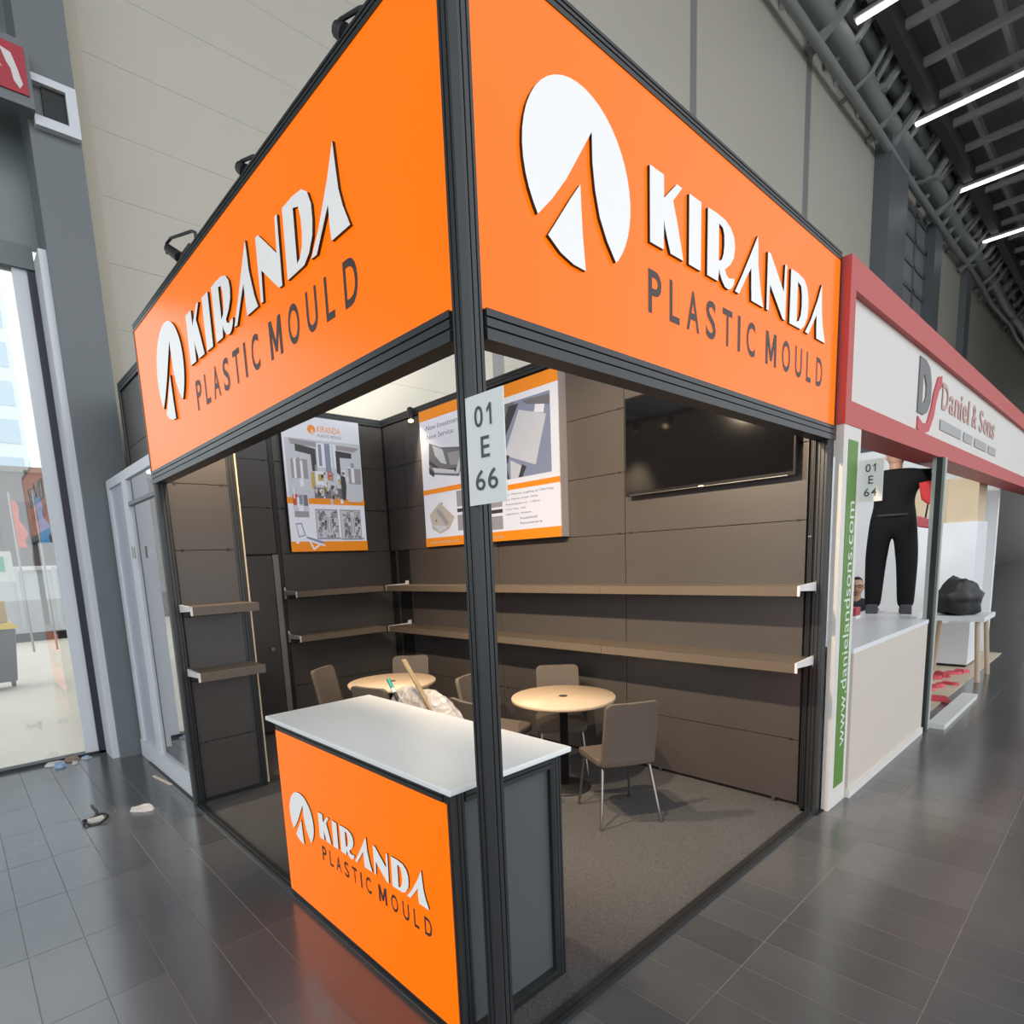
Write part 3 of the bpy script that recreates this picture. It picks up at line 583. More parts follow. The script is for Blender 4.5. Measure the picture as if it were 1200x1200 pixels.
# counter -----------------------------------------------------------------
ctr = thing('reception_counter', (.3, .95, 0), 'reception counter with white top and orange backlit logo front', 'counter')
cx0, cx1, cy0, cy1, cz = -.045, .591, .154, 1.745, 1.03
bx(cx0, cx1, cy0, cy1, cz-.022, cz).build('worktop', COUNTW, ctr, bevel=.004)
fx0, fx1, fy0, fy1, fz = -.01, .565, .185, 1.715, cz-.022
for x0, y0 in ((fx0, fy0), (fx1-.06, fy0), (fx0, fy1-.06), (fx1-.06, fy1-.06)): post(MB(), x0, x0+.06, y0, y0+.06, 0, fz, ch=.01, g=.004).build('corner_upright', ALU, ctr)
rail(MB(), fy0+.06, fy1-.06, 1, fx0, fx0+.06, fz-.055, fz).build('top_rail', ALU, ctr); rail(MB(), fy0+.06, fy1-.06, 1, fx0, fx0+.06, 0, .045, ns=1).build('bottom_rail', ALU, ctr)
rail(MB(), fx0+.06, fx1-.06, 0, fy0, fy0+.06, fz-.055, fz).build('top_rail', ALU, ctr); rail(MB(), fx0+.06, fx1-.06, 0, fy0, fy0+.06, 0, .05, ns=1).build('bottom_rail', ALU, ctr)
rail(MB(), fx0+.06, fx1-.06, 0, fy1-.06, fy1, fz-.055, fz, outer=1).build('top_rail', ALU, ctr)
gp2 = bx(fx0-.003, fx0+.012, fy0+.035, fy1-.012, .045, fz-.055).build('graphic_panel', ORANGE, ctr)
bx(fx0+.05, fx1-.05, fy0+.03, fy0+.045, .05, fz-.055).build('side_panel', mat('counter_side_panel', (.085,.09,.092), .45), ctr)
bx(fx0+.05, fx1-.05, fy1-.045, fy1-.03, .05, fz-.055).build('side_panel', MATS['counter_side_panel'], ctr)
logo(gp2, lambda s, t, d: (fx0-.003-d, 1.60-s, .375+t), .497, depth=.006)

# tables ----------------------------------------------------------------
def table(loc, label):
    t = thing('round_table', loc, label, 'table', 'round meeting tables')
    x, y, _ = loc
    MB().lathe([(.385,.712),(.398,.716),(.401,.722),(.401,.736),(.397,.742),(.0,.742)], x, y, 56).build('table_top', WOOD, t, smooth=.5);
    MB().lathe([(.0,.7425),(.035,.7425),(.035,.7445),(.0,.7445)], x, y, 20).build('cable_cap', mat('dark_cap', (.05,.04,.03), .5), t.children[0])
    MB().lathe([(.0,.03),(.032,.03),(.032,.70),(.10,.705),(.10,.712),(.0,.712)], x, y, 24).build('column', BLACK, t, smooth=.5)
    MB().lathe([(.195,.0082),(.20,.012),(.18,.022),(.05,.034),(.0,.036)], x, y, 40).build('base', BLACK, t, smooth=.5)
    return t
TR = (2.18, 1.59, 0); TL = (1.70, 3.25, 0)
table(TR, 'round pale wood table beside the long shelf wall'); table(TL, 'round pale wood table in front of the back corner')

# chairs: local frame faces +Y, origin on the floor
def rrect(wd, hd, r, n=4, wtop=None):
    wt = wtop if wtop is not None else wd
    pts = []
    for cx, cy, a0 in ((wt/2-r, hd-r, 0), (-wt/2+r, hd-r, 90), (-wd/2+r, r, 180), (wd/2-r, r, 270)):
        for k in range(n+1):
            a = math.radians(a0+90*k/n); pts.append((cx+r*math.cos(a), cy+r*math.sin(a)))
    return pts
def make_chair(label):
    t = thing('upholstered_chair', (0,0,0), label, 'chair', 'taupe meeting chairs')
    sp = rrect(.41, .40, .05)
    # seat: crowned slab with a waterfall front
    def zt(y): return .458+.012*math.cos((y-.2)*4)-(.03*((y-.32)/.08)**2 if y > .32 else 0)
    mb = MB(); mb.prism([(x, y-.2, zt(y)-.05) for x, y in sp], [(x, y-.2, zt(y)) for x, y in sp]); mb.build('seat', FABRIC, t, bevel=.014, seg=3)
    bp = rrect(.37, .44, .035, 4, .365)
    def back(x, z): return -.205-.085*(z/.44)**1.2-.03*(1-(x/.19)**2)*.6
    g = MB(); nx, nz = 10, 16
    # curved backrest as a lofted grid with rounded top corners
    def pt(i, k, off):
        z = .40*k/10 if k <= 10 else .40+.04*math.sin((k-10)/6*PI/2); half = .185 if z < .40 else .185-.04*(1-math.sqrt(max(0, 1-((z-.40)/.04)**2)))
        x = -half+2*half*i/nx; return (x, back(x, z)+off, .425+z)
    F = [pt(i, k, .016) for k in range(nz+1) for i in range(nx+1)]; Bk = [pt(i, k, -.016) for k in range(nz+1) for i in range(nx+1)]
    N = len(F); fs = []
    for k in range(nz):
        for i in range(nx):
            a = k*(nx+1)+i; fs += [(a, a+1, a+nx+2, a+nx+1), (N+a, N+a+nx+1, N+a+nx+2, N+a+1)]
    for i in range(nx):
        fs += [(i, N+i, N+i+1, i+1)]; a = nz*(nx+1)+i; fs += [(a, a+1, N+a+1, N+a)]
    for k in range(nz):
        a = k*(nx+1); b = (k+1)*(nx+1); fs += [(a, b, N+b, N+a), (a+nx, N+a+nx, N+b+nx, b+nx)]
    g.add(F+Bk, fs); g.build('backrest', FABRIC, t, smooth=.7, bevel=.008)
    for sx in (-1, 1):
        MB().tube([(sx*.15, .13, .415), (sx*.165, .15, .40), (sx*.2, .2, .012), (sx*.2, .2, .0085)], .0095, 10).build('leg', CHROME, t, smooth=.7)
        MB().tube([(sx*.15, -.15, .415), (sx*.17, -.18, .39), (sx*.215, -.255, .012), (sx*.215, -.255, .0085)], .0095, 10).build('leg', CHROME, t, smooth=.7)
    MB().tube([(-.15, .13, .413), (.15, .13, .413)], .009, 8).build('cross_bar', CHROME, t); MB().tube([(-.15, -.15, .413), (.15, -.15, .413)], .009, 8).build('cross_bar', CHROME, t)
    return t
def face(px, py, tx, ty): return math.atan2(ty-py, tx-px)-PI/2
ch0 = make_chair('taupe chair turned with its back to the aisle at the front table')
chairs = [((2.06, 1.02), (2.33, 1.49), None),
  ((2.45, 1.86), (2.05, 1.45), 'taupe chair between the front table and the long shelf wall'),
  ((1.98, 2.10), (2.14, 1.60), 'taupe chair at the front table next to the rear table'),
  ((1.57, 1.66), (2.18, 1.60), 'taupe chair at the front table beside the plastic bag'),
  ((1.47, 3.60), (1.70, 3.25), 'taupe chair at the rear table closest to the grey door'),
  ((2.02, 3.49), (1.69, 3.15), 'taupe chair at the rear table closest to the back corner'),
  ((1.39, 2.73), (1.9, 2.86), 'taupe chair at the rear table with its back to the counter'),
  ((2.10, 2.88), (1.70, 3.10), 'taupe chair at the rear table with its back to the long shelf wall')]
for k, (p, a, lab) in enumerate(chairs):
    rz = face(*p, *a)
    if k == 0: ch0.location = (*p, 0); ch0.rotation_euler = (0, 0, rz)
    else: dup(ch0, (*p, 0), rz, lab)

# clutter behind the counter ------------------------------------------------
BAG = None
def bagmat():
    M = bpy.data.materials.new('crumpled_clear_film'); M.use_nodes = True; nt = M.node_tree; b = nt.nodes['Principled BSDF']
    b.inputs['Base Color'].default_value = (.72,.70,.68,1); b.inputs['Roughness'].default_value = .25; b.inputs['Alpha'].default_value = .55; b.inputs['Specular IOR Level'].default_value = .8
    tc = nt.nodes.new('ShaderNodeTexCoord'); v = nt.nodes.new('ShaderNodeTexVoronoi'); v.inputs['Scale'].default_value = 28
    bp = nt.nodes.new('ShaderNodeBump'); bp.inputs['Strength'].default_value = .8; bp.inputs['Distance'].default_value = .02
    nt.links.new(tc.outputs['Object'], v.inputs[0]); nt.links.new(v.outputs[0], bp.inputs['Height']); nt.links.new(bp.outputs[0], b.inputs['Normal']); return M
bm = bmesh.new(); bmesh.ops.create_icosphere(bm, subdivisions=5, radius=1)
rr = random.Random(5); dirs = [(Vector((rr.gauss(0,1), rr.gauss(0,1), rr.gauss(0,1))).normalized(), rr.uniform(.05,.22)) for _ in range(34)]
for v in bm.verts:
    n = v.co.normalized(); k = 1
    for d, a in dirs: k += a*.6*max(0, n.dot(d))**10-.003
    k += .02*math.sin(n.x*23+n.y*17)*math.sin(n.z*19+n.y*11)
    k += .10*math.exp(-((n.y+.25)/.2)**2)*max(0, n.z)+.08*math.exp(-((n.y-.45)/.22)**2)*max(0, n.z); z = n.z*k
    v.co = Vector((.86+n.x*k*.185, 1.56+n.y*k*.53, max(.009, .46+z*.50)))
me = bpy.data.meshes.new('plastic_bag'); bm.to_mesh(me); bm.free(); me.materials.append(bagmat()); me.shade_smooth()
for v in me.vertices: v.co -= Vector((.86, 1.4, 0))
ob = bpy.data.objects.new('plastic_bag', me); C.objects.link(ob); ob.location = (.86, 1.4, 0); tag(ob, 'crumpled clear plastic film bag standing behind the counter', 'bag')
o = MB().beam((.785, 1.31, .87), (.80, 1.665, 1.22), .028, .012).build('wooden_stick', mat('raw_timber', (.27,.20,.115), .7, noise=.2, nscale=30), org=(.785, 1.31, .87)); tag(o, 'thin wooden stick leaning in the plastic bag', 'stick')
t = thing('marker_pen', (.79, 1.725, .935), 'marker pen with teal cap and black tip on the plastic bag', 'pen')
a, b = Vector((.79, 1.725, .935)), Vector((.795, 1.85, 1.078)); dd = (b-a)
MB().tube([a, a+dd*.45], .012, 12).build('pen_grip', BLACK, t); MB().tube([a+dd*.45, a+dd*.62], .0115, 12).build('pen_barrel', mat('pen_white', (.8,.8,.8), .4), t); MB().tube([a+dd*.62, b], .0125, 12).build('pen_cap', mat('pen_teal', (.01,.28,.25), .4), t)

# stand-number plates -------------------------------------------------------
PLATE = mat('number_plate_board', (.76,.79,.78), .5); INK = mat('plate_ink', (.06,.075,.075), .5)
def plate(name, x, y0, y1, z0, z1, rows, label):
    t = thing(name, (x, y0, z0), label, 'sign', 'stand number plates')
    pl_ = bx(x, x+.004, y1, y0, z0, z1).build('plate', PLATE, t)
    W = y0-y1; Hh = z1-z0
    f = lambda s, tt, d: (x-.0015-d, y0-s, z0+tt)
    for txt, cy, hw in rows:
        n_ = len(txt); cw = 2*hw*W/(n_+(n_-1)*.28)
        for q_, c_ in enumerate(txt):
            a_ = W*(.5-hw)+q_*cw*1.28; mb = MB(); y_ = Hh*(cy-.095); hh_ = Hh*.19
            if c_ == '1':
                P_ = [(.50,0),(.72,0),(.72,1),(.52,1),(.18,.76),(.18,.56),(.50,.76)]
                mb.add([f(a_+p*cw, y_+q*hh_, 0) for p, q in P_], [(0,1,2,3,6), (3,4,5,6)])
            else: fit_text(mb, c_, a_, a_+cw, y_, y_+hh_, f, 0, .008)
            mb.build('digit', INK, pl_)
    return t
plate('number_plate', -.004, .02, -.142, 1.962, 2.272, [('01', .80, .26), ('E', .52, .115), ('66', .225, .30)], 'white stand number plate 01 E 66 on the black corner post')
plate('number_plate', 3.341, -.045, -.185, 2.075, 2.345, [('01', .80, .24), ('E', .52, .10), ('64', .225, .26)], 'white stand number plate 01 E 64 beside the green strip')

# litter on the hall floor ---------------------------------------------------
o = MB().beam((-.05, 4.56, .006), (.0, 4.18, .006), .02, .01).build('wooden_lath', mat('pale_lath', (.75,.66,.5), .7), org=(-.03, 4.4, 0)); tag(o, 'thin pale wooden lath lying on the tiles by the partition', 'lath')
LW = mat('crumpled_paper', (.62,.6,.57), .8)
def scrap(x, y, w_, l_, h_, rz, label, mt, seed):
    r = random.Random(seed); n = 9; mb = MB(); top = []; bot = []
    for k in range(n):
        a = 2*PI*k/n; q = r.uniform(.75, 1.1); dx, dy = w_*q*math.cos(a), l_*q*math.sin(a)
        X = x+dx*math.cos(rz)-dy*math.sin(rz); Y = y+dx*math.sin(rz)+dy*math.cos(rz)
        bot.append((X, Y, .001)); top.append((x+(X-x)*.8, y+(Y-y)*.8, h_*r.uniform(.5, 1.2)))
    mb.prism(bot, top); o = mb.build('paper_scrap', mt, org=(x, y, 0)); return tag(o, label, 'litter')
scrap(-.31, 3.76, .05, .10, .035, .9, 'crumpled white paper scrap on the grey tiles near the stand post', LW, 1)
tl = thing('tape_loop', (-.61, 3.80, 0), 'loop of black and white strap lying on the tiles', 'litter')
MB().tube([(-.61+.08*math.cos(a*PI/6), 3.80+.09*math.sin(a*PI/6), .012+.012*math.sin(a*1.3)) for a in range(12)], .009, 6).build('strap_loop', BLACK, tl); MB().tube([(-.60, 3.87, .01), (-.57, 4.0, .012), (-.58, 4.18, .008)], .007, 6).build('strap_end', BLACK, tl)
bx(-.66, -.56, 3.77, 3.84, .001, .02).build('paper_core', LW, tl)
for k in range(7):
    scrap(-.42+random.uniform(-.25, .2), 5.72+random.uniform(-.12, .08), random.uniform(.03, .09), random.uniform(.03, .07), random.uniform(.01, .04), random.uniform(0, 3), 'small paper and dirt scrap swept against the glass facade', (LW, mat('brown_scrap', (.3,.22,.15), .8), mat('blue_scrap', (.3,.42,.6), .6))[k % 3], 20+k)['group'] = 'scraps by the glass facade'

# ================================================================== NEIGHBOURING STAND
nf = thing('neighbour_fascia', (4.9, 0, 2.54), 'red framed white fascia of the neighbouring stand', 'fascia')
NX0, NX1, NY0, NY1 = 3.012, 16.0, -.05, .2
bx(NX0, NX1, NY0, NY1, 3.33, 3.51).build('red_beam', RED, nf); bx(NX0, NX1, NY0, NY1, 2.545, 2.69).build('red_beam', RED, nf)
bx(NX0, NX0+.1, NY0, NY1, 2.69, 3.33).build('red_end', RED, nf); bx(NX1-.1, NX1, NY0, NY1, 2.69, 3.33).build('red_end', RED, nf)
bx(NX0+.1, NX1-.1, NY0+.04, NY0+.06, 2.69, 3.33).build('white_panel', NWHITE, nf)
ff = lambda s, t, d: (s, NY0+.038-d, t)
NG = mat('neighbour_grey', (.16,.16,.165), .5); NR = mat('neighbour_logo_red', (.55,.07,.08), .5); NT = mat('neighbour_text_red', (.58,.33,.29), .5); NGL = mat('neighbour_pale_grey', (.4,.4,.4), .5)
g = MB(); poly_mesh(g, [[(4.80,3.28),(4.98,3.28),(5.12,3.24),(5.2,3.12),(5.2,2.98),(5.1,2.88),(4.98,2.85),(4.80,2.85)], [(4.92,3.16),(4.98,3.15),(5.04,3.08),(5.04,3.0),(4.98,2.94),(4.92,2.94)]], ff, 0, .008, 0); g.build('logo_letter', NG, nf)
g = MB(); pts = [(5.55,3.25),(5.42,3.22),(5.30,3.08),(5.24,2.94),(5.12,2.80),(4.98,2.78),(4.82,2.82)]
inner = [(4.82,2.72),(5.0,2.70),(5.2,2.74),(5.34,2.88),(5.40,3.02),(5.48,3.12),(5.57,3.16)]
poly_mesh(g, [pts+inner], ff, 0, .008, 0); g.build('logo_letter', NR, nf)
x = 5.62
for ch in 'Daniel&Sons':
    wd = {'i': .07, 'l': .07, 'D': .25, '&': .25, 'S': .22}.get(ch, .2); hh = .23 if ch in 'Dil&S' else .165
    if ch in '&S': x += .1
    g = MB(); fit_text(g, ch, x, x+wd, 2.98, 2.98+hh, ff, .004, .015); o = g.build('name_letter', NT, nf); x += wd+.045
    if ch == 'i': o['kind'] = 'stuff'
g = MB(); x = 5.6
for wd in (.9, .45, .7, .5): g.add([ff(x,2.80,.004), ff(x+wd,2.80,.004), ff(x+wd,2.89,.004), ff(x,2.89,.004)], [(0,1,2,3)]); x += wd+.12
g.build('tagline_bar', NGL, nf)
bx(15.8, 16.0, NY0, NY1, 0, 2.545).build('support', NWHITE, nf); 

np_ = thing('neighbour_banner_panel', (3.17, -.02, 0), 'white narrow panel with a green strip carrying a web address', 'panel')
bx(3.02, 3.345, -.045, .0, 0, 2.545).build('board', NWHITE, np_); bx(3.105, 3.285, -.048, -.045, .14, 2.46).build('green_strip', GREEN, np_)
# the address runs upwards
vs = lambda s, t, d: (3.262-t, -.0495-d, .42+s)
g = MB(); fit_text(g, 'www.danielandsons.com', 0, 1.66, 0, .115, vs); g.build('address_text', mat('address_white', (.75,.8,.72), .5), np_, kind='stuff')

nc = thing('neighbour_counter', (4.5, .25, 0), 'long plain white counter of the neighbouring stand', 'counter')
NC = mat('neighbour_counter_front', (.64,.57,.50), .45)
bx(3.36, 5.42, -.06, -.03, .06, 1.05).build('front_panel', NC, nc); bx(3.35, 5.42, -.075, -.03, 0, .06).build('plinth', NWHITE, nc)
bx(3.36, 5.45, -.06, .66, 1.05, 1.085).build('worktop', mat('bright_white_top', (.8,.81,.83), .35), nc); bx(3.36, 3.4, -.03, .6, .0, 1.05).build('side_panel', NC, nc); bx(6.16, 6.2, .1, .6, 0, 1.05).build('side_panel', NC, nc); bx(5.45, 6.22, .08, .66, 1.05, 1.085).build('worktop', MATS['bright_white_top'], nc)
npst = thing('neighbour_post', (5.5, -.02, 0), 'dark green edged post at the end of the neighbouring counter', 'post')
bx(5.50, 5.62, -.075, .0, 0, 2.545).build('post_core', mat('dark_green_black', (.03,.038,.034), .4), npst); bx(5.494, 5.50, -.03, .0, 0, 2.545).build('pale_edge', mat('pale_green_edge', (.42,.47,.43), .5), npst); bx(5.58, 5.64, -.082, -.075, 0, 2.545).build('pale_edge', MATS['pale_green_edge'], npst)
o = bx(5.66, 7.3, -.20, -.06, 0, .05).build('white_plank', mat('plank_white', (.66,.66,.64), .6), org=(6, -.13, 0)); tag(o, 'long white plank lying on the floor by the dark post', 'plank')
# neighbour interior
spot((6.3, .42, 3.0), (10.9, 1.9, 1.5), 'added unseen spotlight behind the red fascia brightening the white neighbouring wall', 210, 80, col=(.95, .98, 1), mount=(6.3, .18, 3.1))  # added fill lamp with no visible fixture, brightens the neighbour's far wall
spot((4.4, .42, 3.0), (8.5, 1.6, 1.0), 'added unseen spotlight behind the red fascia above the white counter', 90, 80, col=(1, .98, .95), mount=(4.4, .18, 3.1))  # second added fill lamp, lifts the neighbour's interior
nw = sroot('wall_neighbour', (9, 2, 0)); bx(11, 11.1, .25, 4.2, 0, 3.4).build('far_wall', mat('neighbour_far_wall', (.86,.89,.92), .6), nw); bx(3.15, 11.1, 4.2, 4.3, 0, 3.4).build('rear_wall', MATS['neighbour_far_wall'], nw)
struct(bx(5.66, 10.9, .05, 4.15, 0, .012).build('floor_neighbour', mat('pale_wood_floor', (.6,.5,.38), .5, noise=.1, nscale=3)))
t = thing('cream_carton', (9.6, .6, 2.05), 'cream carton standing on top of the tall white unit', 'carton')
bx(9.3, 9.9, .24, 1.0, 2.05, 2.65).build('carton_body', mat('cream_card', (.62,.5,.34), .7), t); bx(9.298, 9.9, .58, .64, 2.05, 2.652).build('tape_strip', mat('card_tape', (.5,.38,.22), .4), t)
t = thing('tall_unit', (9.6, .6, 0), 'tall white unit at the back of the neighbouring stand', 'cabinet')
bx(9.25, 10.0, .22, 1.1, .05, 2.05).build('unit_body', mat('unit_white', (.74,.76,.78), .5), t); bx(9.27, 9.98, .24, 1.08, 0, .05).build('unit_plinth', BLACK, t)
t = thing('bar_table', (8.6, .25, 0), 'white bar table on splayed wooden legs', 'table')
bx(8.2, 9.0, -.08, .6, .78, .84).build('table_top', MATS['unit_white'], t)
for x, y, dx, dy in ((8.3,0,-.05,-.05),(8.9,0,.05,-.05),(8.3,.5,-.05,.05),(8.9,.5,.05,.05)): MB().tube([(x+dx, y+dy, .0), (x, y, .79)], .028, 8).build('leg', WOOD, t)
t = thing('black_jacket', (8.5, .25, .84), 'black jacket heaped on the white bar table', 'jacket')
g = bmesh.new(); bmesh.ops.create_icosphere(g, subdivisions=3, radius=1)
for v in g.verts: n = v.co.copy(); k = 1+.18*math.sin(n.x*5+1)*math.sin(n.y*6)+.1*math.sin(n.z*9); v.co = Vector((n.x*.28*k, n.y*.24*k, max(0, .2+n.z*.26*k)))
me = bpy.data.meshes.new('jacket'); g.to_mesh(me); g.free(); me.materials.append(BLACK); me.shade_smooth(); jo = bpy.data.objects.new('cloth_heap', me); C.objects.link(jo); jo.parent = t
RS = mat('red_foil', (.6,.06,.08), .5)
for k in range(9):
    scrap(6.9+k*.25, .14+.3*((k*7) % 9)/9, random.uniform(.08, .2), random.uniform(.05, .1), random.uniform(.03, .06), random.uniform(0, 3), 'red foil scrap on the pale floor of the neighbouring stand', RS, 40+k)['group'] = 'red scraps on the neighbouring floor'
for o in list(bpy.data.objects):
    if o.get('group') == 'red scraps on the neighbouring floor': o.location.z = .011
t = thing('small_carton', (5.35, .52, 1.085), 'small red and white carton on the neighbouring counter', 'carton'); bx(5.28, 5.42, .50, .6, 1.085, 1.19).build('carton', mat('carton_red', (.45,.06,.08), .5), t); bx(5.278, 5.422, .498, .602, 1.085, 1.11).build('carton_band', MATS['unit_white'], t)

# ------------------------------------------------------------------ people
SKIN = mat('skin', (.5,.29,.2), .6); HAIR = mat('dark_hair', (.02,.014,.01), .6); CLOTH = mat('black_clothing', (.010,.010,.012), .85, spec=.2)
def skin_mesh(name, verts, edges, radii, mt, parent, root=0, sub=2):
    me = bpy.data.meshes.new(name); o0 = Vector(ORG[parent.name]) if parent else Vector()
    me.from_pydata([Vector(v)-o0 for v in verts], edges, []); ob = bpy.data.objects.new(name, me); C.objects.link(ob); ob.parent = parent
    sk = ob.modifiers.new('skin', 'SKIN'); sk.use_smooth_shade = True
    lay = me.skin_vertices[0].data if me.skin_vertices else None
    if lay is None:
        bpy.context.view_layer.objects.active = ob
    for i, r in enumerate(radii):
        r = r if isinstance(r, tuple) else (r, r); me.skin_vertices[0].data[i].radius = r
    me.skin_vertices[0].data[root].use_root = True
    ss = ob.modifiers.new('subsurf', 'SUBSURF'); ss.levels = sub; ss.render_levels = sub
    me.materials.append(mt); ORG[ob.name] = tuple(o0); return ob
def head(parent, c, fwd, s=1.0, glasses=False):
    """head with brow, nose, chin and ears; fwd is the facing direction"""
    c = Vector(c); f = Vector(fwd).normalized(); r_ = f.cross(Vector((0,0,1))).normalized(); u_ = Vector((0,0,1)); o0 = Vector(ORG[parent.name])
    b = bmesh.new(); bmesh.ops.create_uvsphere(b, u_segments=32, v_segments=24, radius=1)
    for v in b.verts:
        x, y, z = v.co; jaw = 1-.28*max(0, -z)**1.5
        X = x*.076*jaw; Y = y*.095*(1-.1*max(0, -z)); Z = z*.118
        if y > .3:
            Y += .022*math.exp(-((x/.16)**2+((z+.12)/.16)**2)); Y += .006*math.exp(-((x/.3)**2+((z+.5)/.09)**2)); Y -= .009*(math.exp(-(((abs(x)-.38)/.17)**2+((z-.06)/.11)**2)))
            Y += .006*math.exp(-((x/.3)**2+((z+.85)/.15)**2))
        if abs(x) > .9: X *= 1.0+.12*math.exp(-(((y+.05)/.16)**2+((z+.02)/.2)**2))
        v.co = c+r_*X*s+f*Y*s+u_*Z*s-o0
    me = bpy.data.meshes.new('head'); b.to_mesh(me); b.free(); me.materials.append(SKIN); me.materials.append(HAIR); me.shade_smooth()
    for p in me.polygons:
        q = p.center+o0-c
        if q.dot(u_) > .048*s-.05*max(-1, min(1, -q.dot(f)/(.09*s)))*s and not (q.dot(f) > .055*s and q.dot(u_) < .075*s): p.material_index = 1
    ob = bpy.data.objects.new('head', me); C.objects.link(ob); ob.parent = parent; ORG[ob.name] = tuple(o0)
    for sx in (-1, 1):
        e = MB(); e.lathe([(0,-.012),(.010,-.006),(.012,0),(.010,.006),(0,.012)], n=10); p = c+r_*sx*.03*s+f*.081*s+u_*.008*s
        e.v = [tuple(Vector(v)*.6+p) for v in e.v]; e.build('eye', HAIR, ob, smooth=True)
        er = MB(); er.lathe([(0,-.03),(.014,-.015),(.018,.005),(.012,.028),(0,.032)], n=10); p = c+r_*sx*.078*s-f*.008*s; er.v = [tuple(Vector((v[0]*.5, v[1], v[2]))+p) for v in er.v]; er.build('ear', SKIN, ob, smooth=True)
    if glasses:
        for sx in (-1, 1):
            MB().tube([c+r_*(sx*.032+.025*math.cos(a*PI/5))*s+f*.1*s+u_*(.008+.018*math.sin(a*PI/5))*s for a in range(11)], .0035, 6).build('glasses_rim', BLACK, ob)
            MB().tube([c+r_*sx*.057*s+f*.1*s+u_*.012*s, c+r_*sx*.078*s-f*.0*s+u_*.012*s], .003, 6).build('glasses_arm', BLACK, ob)
        MB().tube([c-r_*.008*s+f*.104*s+u_*.01*s, c+r_*.008*s+f*.104*s+u_*.01*s], .003, 6).build('glasses_bridge', BLACK, ob)
    mo = MB().tube([c-r_*.024*s+f*.087*s-u_*.058*s, c+f*.094*s-u_*.056*s, c+r_*.024*s+f*.087*s-u_*.058*s], .004, 6); mo.build('mouth', mat('lips', (.3,.1,.08), .5), ob)
    return ob
def hand(parent, wrist, d, palmn, s=1.0, curl=.5):
    """palm with four fingers and a side thumb"""
    w_ = Vector(wrist); d = Vector(d).normalized(); n = Vector(palmn); n = (n-d*n.dot(d)).normalized(); sd = d.cross(n)
    vs = [w_, w_+d*.045*s, w_+d*.085*s]; rd = [(.024,.02), (.036,.016), (.040,.014)]; ed = [(0,1),(1,2)]
    h = skin_mesh('hand', vs, ed, rd, SKIN, parent)
    for k, (off, L) in enumerate(((-.03,.07),(-.01,.08),(.01,.075),(.03,.058))):
        p0 = w_+d*.078*s+sd*off*s; p1 = p0+d*L*.45*s+n*L*.12*curl; p2 = p1+d*L*.32*s+n*L*.32*curl; p3 = p2+d*L*.2*s+n*L*.3*curl
        MB().tube([p0, p1, p2, p3], [.0095, .009, .008, .0055], 8).build('finger', SKIN, h, smooth=True)
    p0 = w_+d*.03*s-sd*.028*s; MB().tube([p0, p0+d*.025*s-sd*.028*s+n*.008, p0+d*.055*s-sd*.042*s+n*.02], [.012, .011, .007], 8).build('thumb', SKIN, h, smooth=True)
    return h
# the fitter on the counter, seen from behind, reaching up to the red beam and the post
zc = 1.085
pa = thing('person', (5.92, .39, zc), 'person in black clothes standing on the white counter reaching up', 'person')
LR = Vector((-.25, .97, 0))*1.15      # the figure's left, seen from behind
ctrp = Vector((5.92, .39, 0)); F_ = Vector((.97, .25, 0))
def pp(l, f, z): v = ctrp+LR*l+F_*f; return (v.x, v.y, zc+z)
vs = [pp(0,0,.92), pp(0,.01,1.08), pp(.0,.0,1.22), pp(0,0,1.345), pp(0,.02,1.44),
      pp(.095,0,.86), pp(.115,.02,.50), pp(.12,-.01,.12), pp(.125,.0,.06),
      pp(-.095,0,.86), pp(-.12,.01,.50), pp(-.125,-.02,.12), pp(-.13,.0,.06),
      pp(.175,0,1.35), pp(.24,.07,1.24), pp(.2,.22,1.38),
      pp(-.165,0,1.35), pp(-.285,-.05,1.355), pp(-.262,-.235,1.365)]
ed = [(0,1),(1,2),(2,3),(3,4),(0,5),(5,6),(6,7),(7,8),(0,9),(9,10),(10,11),(11,12),(3,13),(13,14),(14,15),(3,16),(16,17),(17,18)]
rd = [(.185,.14),(.18,.13),(.20,.14),(.16,.11),(.06,.06),(.12,.12),(.095,.10),(.075,.08),(.07,.07),(.12,.12),(.095,.10),(.075,.08),(.07,.07),(.085,.085),(.06,.06),(.045,.045),(.085,.085),(.06,.06),(.042,.042)]
body = skin_mesh('clothed_body', vs, ed, rd, CLOTH, pa)
head(pa, pp(0, .05, 1.565), (.97,.25,0))
MB().tube([pp(0,.02,1.40), pp(0,.03,1.50)], .055, 12).build('neck', SKIN, pa)
hand(pa, pp(.2,.22,1.385), (-.1,.0,1), (1,0,0)); hand(pa, pp(-.262,-.24,1.365), (-.95,-.32,.02), (0,-1,0), curl=.3)
for s_ in (1, -1):
    l = .125 if s_ > 0 else -.13; sh = MB(); a = [pp(l-.045, -.09, .0), pp(l+.045, -.09, .0), pp(l+.052, .09, 0), pp(l+.03, .19, 0), pp(l-.03, .19, 0), pp(l-.052, .09, 0)]; b = [pp(l-.04, -.08, .10), pp(l+.04, -.08, .10), pp(l+.045, .06, .09), pp(l+.025, .17, .045), pp(l-.025, .17, .045), pp(l-.045, .06, .09)]
    sh.prism(a, b); sh.build('shoe', mat('shoe_grey', (.05,.05,.06), .6), pa, bevel=.012)
bl = MB(); bl.tube([pp(.152*math.cos(a*PI/12), .128*math.sin(a*PI/12), .99) for a in range(25)], .013, 6, cap=False); bl.build('belt', mat('belt', (.035,.035,.035), .5), pa)
rb = thing('red_tool_bag', (5.75, .1, 1.87), 'red fabric bag hanging beside the person on the counter', 'bag')
g = MB(); fr = lambda l, f, z: pp(l, f, z)
